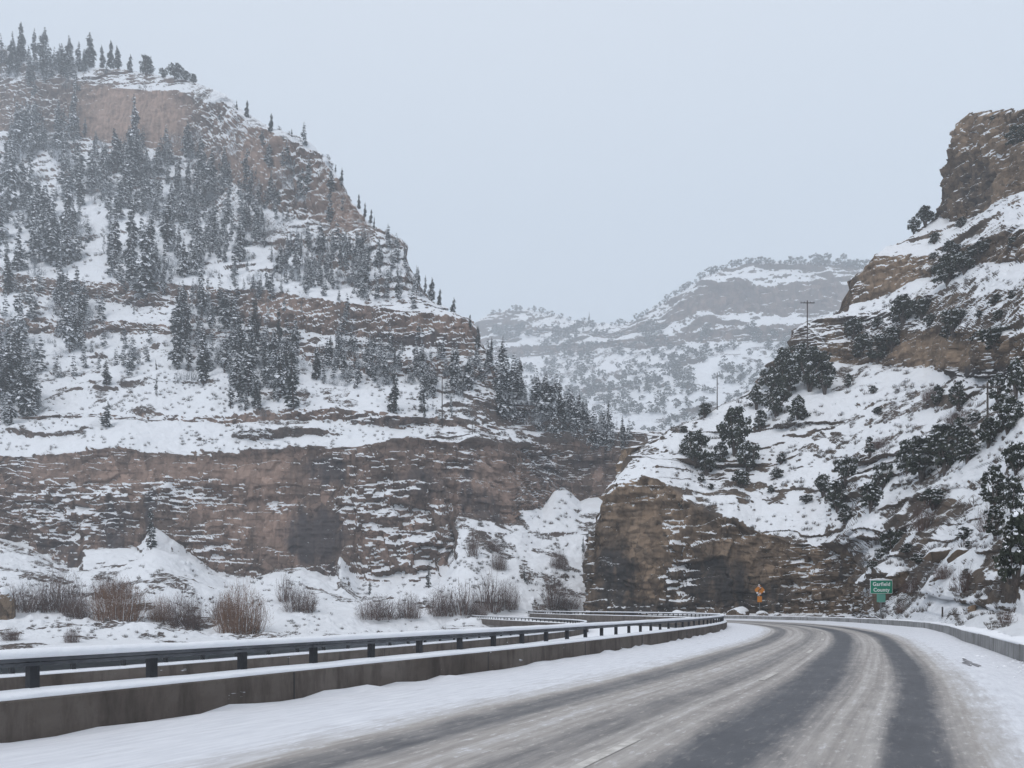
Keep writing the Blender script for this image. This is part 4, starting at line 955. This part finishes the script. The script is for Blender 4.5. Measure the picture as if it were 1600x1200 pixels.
# --- bare willow thickets on the river bank and in the side gully
wl = [
 (40,955,80,50,0,'grey bare willow bush at the picture edge bank'), (98,955,76,72,0,'grey-brown bare willow bush second along the bank'),
 (122,965,50,40,1,'low brown bare willow skirt beside the grey-brown bush'), (185,968,88,72,2,'broad tan-orange bare willow bush on the bank'),
 (175,935,70,40,0,'grey willow tops behind the tan-orange bush'), (252,970,44,46,2,'small tan bare willow left of the dark pair'), (292,982,62,64,1,'dark bare willow bush in the middle of the bank'),
 (352,968,50,44,1,'dim bare willow beside the biggest round bush'), (376,990,84,92,2,'biggest round brown bare willow bush on the bank'),
 (470,955,60,46,0,'wispy grey bare bush on the slope behind the bank'), (448,940,36,50,3,'thin upright bare shrub on the bank slope'),
 (592,968,72,42,1,'dark low thicket bush below the ledged cliff'), (640,965,44,44,0,'grey bare bush right of the dark low thicket'),
 (690,962,50,52,0,'grey bare bush before the viaduct curve'), (722,960,54,60,3,'tall wispy bare tree at the viaduct curve'),
 (765,955,60,72,3,'tallest wispy bare tree behind the viaduct curve'), (792,952,44,50,0,'bare grey bush under the tallest wispy tree'),
 (745,962,40,30,1,'dark bare brush at the railing of the curve'), (870,950,52,64,3,'upright bare tree at the foot of the snow fan'),
 (885,952,60,30,0,'bare bush at the foot of the snow fan'), (740,868,26,50,3,'thin bare tree high on the snow fan'),
 (782,890,28,40,0,'grey bare bush halfway up the snow fan'), (872,888,30,34,0,'grey bare bush on the snow fan near the rock nose'),
 (925,882,30,40,0,'grey bare bush against the rock nose'), (770,862,26,24,0,'small bare bush on the upper snow fan'),
 (112,1004,26,26,0,'tiny bare bush on the near bank'), (18,1000,30,22,1,'tiny dark bush on the near bank at the picture edge'),
]
for px, py, wd, h, v, lab in wl:
    p, _c = on(LH, px, py); k = p[1]/1200; willow(p, h*k*1.0, wd*k*1.12, v, lab, 'bare willows in the canyon bottom')
wr = [(1462,625,34,24,0,'grey bare bush in open snow under the brown wall'),(1550,830,44,50,3,'bare grey bush below the upright juniper'),(1450,828,50,60,3,'bare branching shrub in the middle of the snowy slope'),(1530,925,56,44,3,'bare spreading shrub above the roadside bank'),(1572,975,34,26,3,'small bare twiggy shrub on the roadside bank'),(1425,925,50,26,0,'low brown brush beside the green sign'),(1500,905,36,26,0,'low brown brush on the bank slope'),(1405,958,24,22,0,'low brush right of the sign post'),(1510,665,44,30,0,'grey brush in the open snow'),(1375,700,30,20,0,'small grey brush near the cone-shaped juniper')]
for px, py, wd, h, v, lab in wr:
    p, _c = on(RH, px, py); k = p[1]/1200; willow(p, h*k, wd*k, v, lab, 'bare shrubs on the snowy hillside', 'bare_shrub')

# --- sagebrush and stones scattered over the snow (uncountable)
def tuft_arr(seed):
    random.seed(seed); V = []; F = []
    for _ in range(40):
        a = rnd(0, 6.28); r = rnd(.1, .6); ribbon(V, F, [np.array([math.cos(a)*r*.5, math.sin(a)*r*.5, -.1]), np.array([math.cos(a)*r, math.sin(a)*r, rnd(.2, .62)*(1-.7*r)])], .03)
    n = len(V); q = .34
    mi = [0]*len(F)
    for k in range(3):
        cx, cy = rnd(-.2, .2), rnd(-.2, .2); n = len(V); V += [np.array([cx-q*.6, cy, .5]), np.array([cx, cy-q*.5, .52]), np.array([cx+q*.6, cy, .48]), np.array([cx, cy+q*.5, .55])]; F.append((n, n+1, n+2, n+3)); mi.append(1)
    return np.array(V), np.array(F), np.array(mi)
TA = [tuft_arr(s_) for s_ in (51, 52, 53)]
random.seed(13); sc_ = []
def scatter(surf, n, x0, x1, y0, y1, smin, smax, thr):
    for _ in range(n):
        px, py = rnd(x0, x1), rnd(y0, y1)
        if vn(np.array([px/30.]), np.array([py/16.]), np.array([8.1]))[0] < thr: continue
        p, c = on(surf, px, py)
        if c > .4 or abs(950-1200*(p[2]-CAMH)/p[1]-py) > 4: continue
        s_ = rnd(smin, smax)*p[1]/1200; sc_.append((p, s_, s_, rnd(0, 6.28), random.randrange(3)))
scatter(LH, 2200, 0, 940, 560, 705, 3, 8, .38); scatter(LH, 900, 0, 800, 880, 1000, 3, 10, .4); scatter(LH, 800, 700, 940, 740, 950, 3, 9, .45)
scatter(LH, 1300, 0, 640, 130, 560, 4, 10, .4); scatter(RH, 1100, 1040, 1600, 560, 860, 5, 13, .42); scatter(RH, 400, 1300, 1600, 400, 560, 5, 10, .45); scatter(RH, 500, 1340, 1600, 850, 985, 6, 18, .42)
joined('sagebrush_cover', sc_, TA, [M['brush'], M['tsnow']])

# ------------------------------------------------------------------ boulders
def boulder(name, px, py, wd, h, label, group, surf=None, P=None, seed=0, mat='cliffR', snow=True):
    p = P if P is not None else on(surf, px, py)[0]; k = p[1]/1200; random.seed(seed)
    bm = bmesh.new(); bmesh.ops.create_icosphere(bm, subdivisions=4, radius=1)
    cuts = [np.array([random.gauss(0, 1), random.gauss(0, 1), random.gauss(0, .8)]) for _ in range(9)]; cuts = [(c/np.linalg.norm(c), rnd(.55, .8)) for c in cuts]
    for v in bm.verts:
        q = np.array(v.co)
        for c, d in cuts:
            e_ = q@c-d
            if e_ > 0: q = q-c*e_*.92
        v.co = (q[0]*wd*k/2*1.2, q[1]*wd*k/2, q[2]*h*k*.95)
    me = bpy.data.meshes.new(name); bm.normal_update()
    nz = [v.normal.z for v in bm.verts]; bm.to_mesh(me); bm.free()
    at = me.attributes.new('snow', 'FLOAT', 'POINT'); at.data.foreach_set('value', [(.1+1.2*max(0, z)) if snow else -.2 for z in nz])
    at = me.attributes.new('dark', 'FLOAT', 'POINT'); at.data.foreach_set('value', [0.]*len(nz))
    me.materials.append(M[mat]); me.polygons.foreach_set('use_smooth', [True]*len(me.polygons))
    o = link(name, me, None, tuple(float(q) for q in p), rnd(0, 6)); return tag(o, label, 'boulder', group)
def gp(px, d, z=.1): return np.array([(px-800)/1200*d, d, z])
boulder('boulder', 1154, 958, 36, 20, 'large snow-capped boulder at the foot of the rock nose behind the barrier', 'boulders', P=gp(1154, 108.5), seed=3)
boulder('boulder', 1186, 958, 22, 12, 'flat snowy boulder under the orange warning sign', 'boulders', P=gp(1190, 108.5), seed=4)
boulder('boulder', 1128, 958, 16, 9, 'low snowy rock left of the large snow-capped boulder', 'boulders', P=gp(1126, 111.5), seed=5)
boulder('boulder', 1062, 958, 26, 14, 'brush-topped rock against the dark foot of the rock nose', 'boulders', P=gp(1062, 115), seed=6)
boulder('boulder', 1215, 958, 20, 9, 'small rock right of the orange warning sign', 'boulders', P=gp(1214, 108.5), seed=7)
boulder('boulder', 1522, 955, 12, 16, 'dark stump-like stone sticking out of the bank snow', 'boulders', RH, seed=8, snow=False)
boulder('boulder', 1412, 905, 40, 22, 'tilted dark slab of rock above the green sign', 'boulders', RH, seed=9)
boulder('boulder', 1470, 868, 60, 20, 'wide brown outcrop stone on the slope above the sign', 'boulders', RH, seed=10)
boulder('boulder', 1512, 870, 40, 16, 'brown ledge stone right of the wide outcrop stone', 'boulders', RH, seed=11)
boulder('boulder', 6, 965, 34, 50, 'dark brown rock knob at the picture edge bank', 'boulders', LH, seed=19, mat='cliffR')
boulder('boulder', 1385, 935, 50, 34, 'reddish rock behind the post of the green sign', 'boulders', RH, seed=13)

# snow clods thrown on the right shoulder, and a bare wet spot
random.seed(77); cb = []
def clod_arr(sd):
    random.seed(sd); bm = bmesh.new(); bmesh.ops.create_icosphere(bm, subdivisions=1, radius=1)
    for v in bm.verts: v.co *= rnd(.7, 1.1)
    V = np.array([tuple(v.co) for v in bm.verts]); F = np.array([[q.index for q in f.verts]+[f.verts[2].index] for f in bm.faces]); bm.free()
    return V, F[:, :3], np.zeros(len(F))
CA = [clod_arr(i) for i in range(4)]
for _ in range(260):
    s_ = rnd(16, 62); u_ = rnd(9.9, 11.3)+(1 if s_ > 48 else 0)*rnd(0, 1.4); c_ = at_s(MC, s_); a_ = head(MC, s_); r_ = rnd(.012, .05)*(1 if random.random() < .9 else 1.8)
    cb.append(((c_[0]+math.sin(a_)*u_, c_[1]-math.cos(a_)*u_, .045), r_*1.3, r_, rnd(0, 6), random.randrange(4)))
joined('snow_clods', cb, CA, [M['snow']])
sw = s_of(MC+nn*10.2, (11.4, 20.9)); mb = MB(); pts = []
for j in range(28):
    a = j/28*6.283; rr = 1+.35*math.sin(a*3+1)+.2*math.sin(a*7); s_ = sw+1.5*math.cos(a)*rr; u_ = 10.15+.13*math.sin(a)*rr; c_ = at_s(MC, s_); h_ = head(MC, s_); pts.append((c_[0]+math.sin(h_)*u_, c_[1]-math.cos(h_)*u_, .044))
mb.face(pts[::-1] if 1 else pts); M['wet'] = simple('wet_asphalt', (.10, .10, .108), (.36, .36, .375), 5, .8, .2)
tag(link('wet_patch', mb.mesh('wet_patch', M['wet'])), kind='structure')

# ------------------------------------------------------------------ deadfall on the right slope
def deadfall(px, py, wd, label, seed):
    random.seed(seed); p, _c = on(RH, px, py); k = p[1]/1200; mb = MB(); L_ = wd*k
    base = np.array([0, 0, .2])
    main = [base, base+np.array([L_*.3, .1, .35]), base+np.array([L_*.65, 0, .25]), base+np.array([L_, .2, .7])]
    mb.tube(main, [.14, .11, .08, .02], 6)
    for j in range(11):
        t = rnd(.1, .9); q = main[0]*(1-t)+main[3]*t+np.array([0, 0, .1]); a = rnd(-1.2, 1.2)
        r = L_*rnd(.15, .4); q2 = q+np.array([math.sin(a)*r*.6, rnd(-.3, .3), abs(math.cos(a))*r*.8]); q3 = q2+np.array([rnd(-.3, .3), 0, rnd(.1, .4)])
        mb.tube([q, q2, q3], [.05, .03, .01], 4)
    tag(link('fallen_branch', mb.mesh('fallen_branch', M['bark'], True), None, tuple(float(v) for v in p)), label, 'branch', 'fallen branches')
deadfall(1505, 800, 52, 'bleached fallen tree with spiky branches on the snowy slope', 1)
deadfall(1498, 660, 46, 'dark fallen log with branches under the brown wall', 2)
deadfall(1528, 935, 36, 'low dead branches lying above the roadside bank', 3)

# ------------------------------------------------------------------ utility poles
def pole(px, ytop, ybot, label, surf, arm=True, arm_px=20, rad=.14, dbl=False):
    p, _c = on(surf, px, ybot); k = p[1]/1200; h = (ybot-ytop)*k
    t = thing('utility_pole', label, 'utility pole', tuple(float(v) for v in p), 0, 'utility poles')
    mb = MB(); mb.tube([(0, 0, -1), (0, 0, h*.5), (0, 0, h)], [rad, rad*.9, rad*.75], 8); link('shaft', mb.mesh('shaft', M['pole'], True), t)
    if arm:
        w_ = arm_px*k/2
        for zz in ([h-.5, h-1.5] if dbl else [h-.5]):
            mb = MB(); mb.box(-w_, w_, -.16, -.04, zz-.07, zz+.07); link('crossarm', mb.mesh('crossarm', M['pole']), t)
            for q in (-.92, -.45, .45, .92):
                mb = MB(); mb.tube([(w_*q, -.1, zz+.07), (w_*q, -.1, zz+.14), (w_*q, -.1, zz+.27)], [.03, .07, .05], 6); link('insulator', mb.mesh('insulator', M['galv'], True), t)
pole(1263, 470, 600, 'tall wooden utility pole with crossarm before the pale far mountain', RH, arm_px=22)
pole(1122, 582, 640, 'bare wooden pole without crossarm rising from the ridge junipers', RH, arm=False, rad=.11)
pole(1550, 598, 692, 'utility pole with wide pale crossarm below the brown wall', RH, arm_px=36, rad=.11)
pole(692, 588, 668, 'thin tall bare pole on the snowy shelf left of the canyon bend', LH, arm=False, rad=.16)
pole(737, 654, 678, 'short pole with small crossarm on the snowy shelf', LH, arm_px=10, rad=.1)

# ------------------------------------------------------------------ signs
def flat(name, rgb, rough=.45):
    m = N(name, rough, .4); n = m.noise(m.pos((1, 1, 1), True), 9, 5); return m.col(m.mix(m.mr(n, .3, .7, 0, .3), rgb, tuple(v*.75 for v in rgb)))
M['green'] = flat('sign_green', (.004, .20, .12)); M['white'] = flat('sign_white', (.78, .80, .80)); M['orange'] = flat('sign_orange', (.60, .21, .018))
M['black'] = flat('sign_black', (.012, .012, .012)); M['steel'] = flat('sign_post_steel', (.16, .165, .17)); M['palegreen'] = flat('faded_sign_green', (.10, .30, .24))
def plate(w_, h_, r=.08, d=.02, y=0., cz=0., cx=0., rot=0.):
    mb = MB(); pts = []
    for sx_, sz_, a0 in ((1, 1, 0), (-1, 1, 90), (-1, -1, 180), (1, -1, 270)):
        for j in range(4):
            a = math.radians(a0+j*30); pts.append((sx_*(w_/2-r)+r*math.cos(a), sz_*(h_/2-r)+r*math.sin(a)))
    c, s_ = math.cos(rot), math.sin(rot); pts = [(cx+x*c-z*s_, cz+x*s_+z*c) for x, z in pts]
    mb.face([(x, y-d/2, z) for x, z in pts]); mb.face([(x, y+d/2, z) for x, z in reversed(pts)])
    for i in range(len(pts)):
        (x0, z0), (x1, z1) = pts[i], pts[(i+1) % len(pts)]; mb.face([(x0, y+d/2, z0), (x1, y+d/2, z1), (x1, y-d/2, z1), (x0, y-d/2, z0)])
    return mb
def text(body, size, mat, parent, x, y, z, rz=0):
    cu = bpy.data.curves.new('lettering', 'FONT'); cu.body = body; cu.size = size; cu.align_x = 'CENTER'; cu.align_y = 'CENTER'; cu.extrude = .004; cu.offset = size*.022; cu.space_character = 1.08
    cu.materials.append(mat); o = link('lettering', cu); dg = bpy.context.evaluated_depsgraph_get(); me = bpy.data.meshes.new_from_object(o.evaluated_get(dg)); bpy.data.objects.remove(o); me.materials.clear(); me.materials.append(mat); o = link('lettering', me, parent); o.location = (x, y, z); o.rotation_euler = (math.radians(90), 0, 0); return o
d = 74.; k = d/1200
gx = (1377-800)/1200*d; zc = CAMH+(950-917)*k
t = thing('county_sign', 'green county line sign with two lines of white lettering on a thin post', 'sign', (gx, d, 0), 0)
W_, H_ = 36*k, 21*k
rt = -.07
brd = link('board', plate(W_, H_, .09, .03, 0, zc).mesh('board', M['white']), t)
link('green_field', plate(W_-.07, H_-.07, .08, .012, -.024, zc).mesh('green_field', M['green']), brd)
text('Garfield', .50, M['white'], t, 0, -.036, zc+.25); text('County', .50, M['white'], t, 0, -.036, zc-.30)
link('small_plate', plate(14*k, 13*k, .05, .02, .03, zc-H_/2-.42).mesh('small_plate', M['palegreen']), t)
mb = MB(); mb.box(-.05, .05, .05, .12, -.3, zc+H_/2-.1); link('post', mb.mesh('post', M['steel']), t)
mb = MB(); mb.tube([(-W_/2, .03, zc+H_/2+.03), (-.3, .03, zc+H_/2+.10), (.3, .03, zc+H_/2+.07), (W_/2, .03, zc+H_/2+.03)], [.03, .08, .07, .03], 8); link('snow_cap', mb.mesh('snow_cap', M['snow'], True), t)
t.rotation_euler = (0, 0, math.radians(4))
# orange sign
d = 110.; k = d/1200; gx = (1187-800)/1200*d; zc = CAMH+(950-922)*k
t = thing('warning_sign', 'orange diamond warning sign spattered with snow above an orange plaque', 'sign', (gx, d, 0), math.radians(6))
link('diamond', plate(1.12, 1.12, .1, .03, 0, zc, 0, math.pi/4).mesh('diamond', M['orange']), t)
mb = MB()
mb.tube([(-.22, -.03, zc-.4), (-.20, -.03, zc-.05), (.12, -.03, zc+.12), (.16, -.03, zc+.42)], .055, 6); link('curve_symbol', mb.mesh('curve_symbol', M['black']), t)
mb = MB(); mb.face([(.0, -.035, zc+.38), (.32, -.035, zc+.38), (.17, -.035, zc+.6)]); mb.face([(.0, -.03, zc+.38), (.17, -.03, zc+.6), (.32, -.03, zc+.38)]); link('arrow_head', mb.mesh('arrow_head', M['black']), t)
link('plaque', plate(.68, .85, .06, .03, 0, zc-1.30).mesh('plaque', M['orange']), t)
mb = MB(); mb.box(-.05, .05, .03, .11, -.3, zc+.6); link('post', mb.mesh('post', M['steel']), t)
random.seed(4)
for q in range(7):
    a = rnd(0, 6.28); r_ = rnd(.45, .85); mb = MB(); c_ = np.array([math.cos(a)*r_*.9, -.03, zc+math.sin(a)*r_*.9-.1]); leafball(mb, c_, rnd(.1, .2), 14, .10, 0, 1, 0)
    link('snow_clod', mb.mesh('snow_clod', M['tsnow']), t)
# delineator
p, _c = on(RH, 1472, 966); mb = MB(); mb.box(-.05, .05, -.02, .02, -.2, 18*p[1]/1200); t = thing('delineator_post', 'thin dark marker post standing in the snow behind the barrier', 'post', tuple(float(v) for v in p))
link('stake', mb.mesh('stake', M['pole']), t); mb = MB(); mb.box(-.045, .045, -.035, -.021, 14*p[1]/1200, 17*p[1]/1200); link('reflector', mb.mesh('reflector', M['galv']), t)

# ------------------------------------------------------------------ haze
hm = bpy.data.materials.new('haze'); hm.use_nodes = True; hm.node_tree.nodes.clear()
ho = hm.node_tree.nodes.new('ShaderNodeOutputMaterial'); hv = hm.node_tree.nodes.new('ShaderNodeVolumePrincipled')
hv.inputs['Color'].default_value = (.91, .955, 1.0, 1); hv.inputs['Density'].default_value = .00053
hm.node_tree.links.new(hv.outputs[0], ho.inputs['Volume'])
mb = MB(); mb.box(-1800, 1800, -60, 2300, -9, 660); tag(link('haze', mb.mesh('haze', hm)), kind='stuff')

# ------------------------------------------------------------------ labels that still coincide get their place in the row
ORD = ['leftmost', 'second from left', 'third from left', 'fourth from left', 'fifth from left', 'sixth from left', 'seventh from left', 'eighth from left', 'ninth from left', 'tenth from left', 'eleventh from left', 'twelfth from left']
byl = {}
for o in C.objects:
    if o.parent is None and 'label' in o: byl.setdefault(o['label'], []).append(o)
for lab, os_ in byl.items():
    if len(os_) < 2: continue
    os_.sort(key=lambda o: o.location[0]/o.location[1])
    for i, o in enumerate(os_):
        t = (['left one', 'right one'] if len(os_) == 2 else ['left one', 'middle one', 'right one'] if len(os_) == 3 else ORD)[min(i, 11)]
        l_ = lab+', '+t
        for cut in (' of the mountain', 'dense ', 'frosted wood ', 'the ', 'the '):
            if len(l_.replace('-', ' ').split()) > 16: l_ = l_.replace(cut, '' if cut != 'frosted wood ' else 'wood ', 1)
        o['label'] = l_
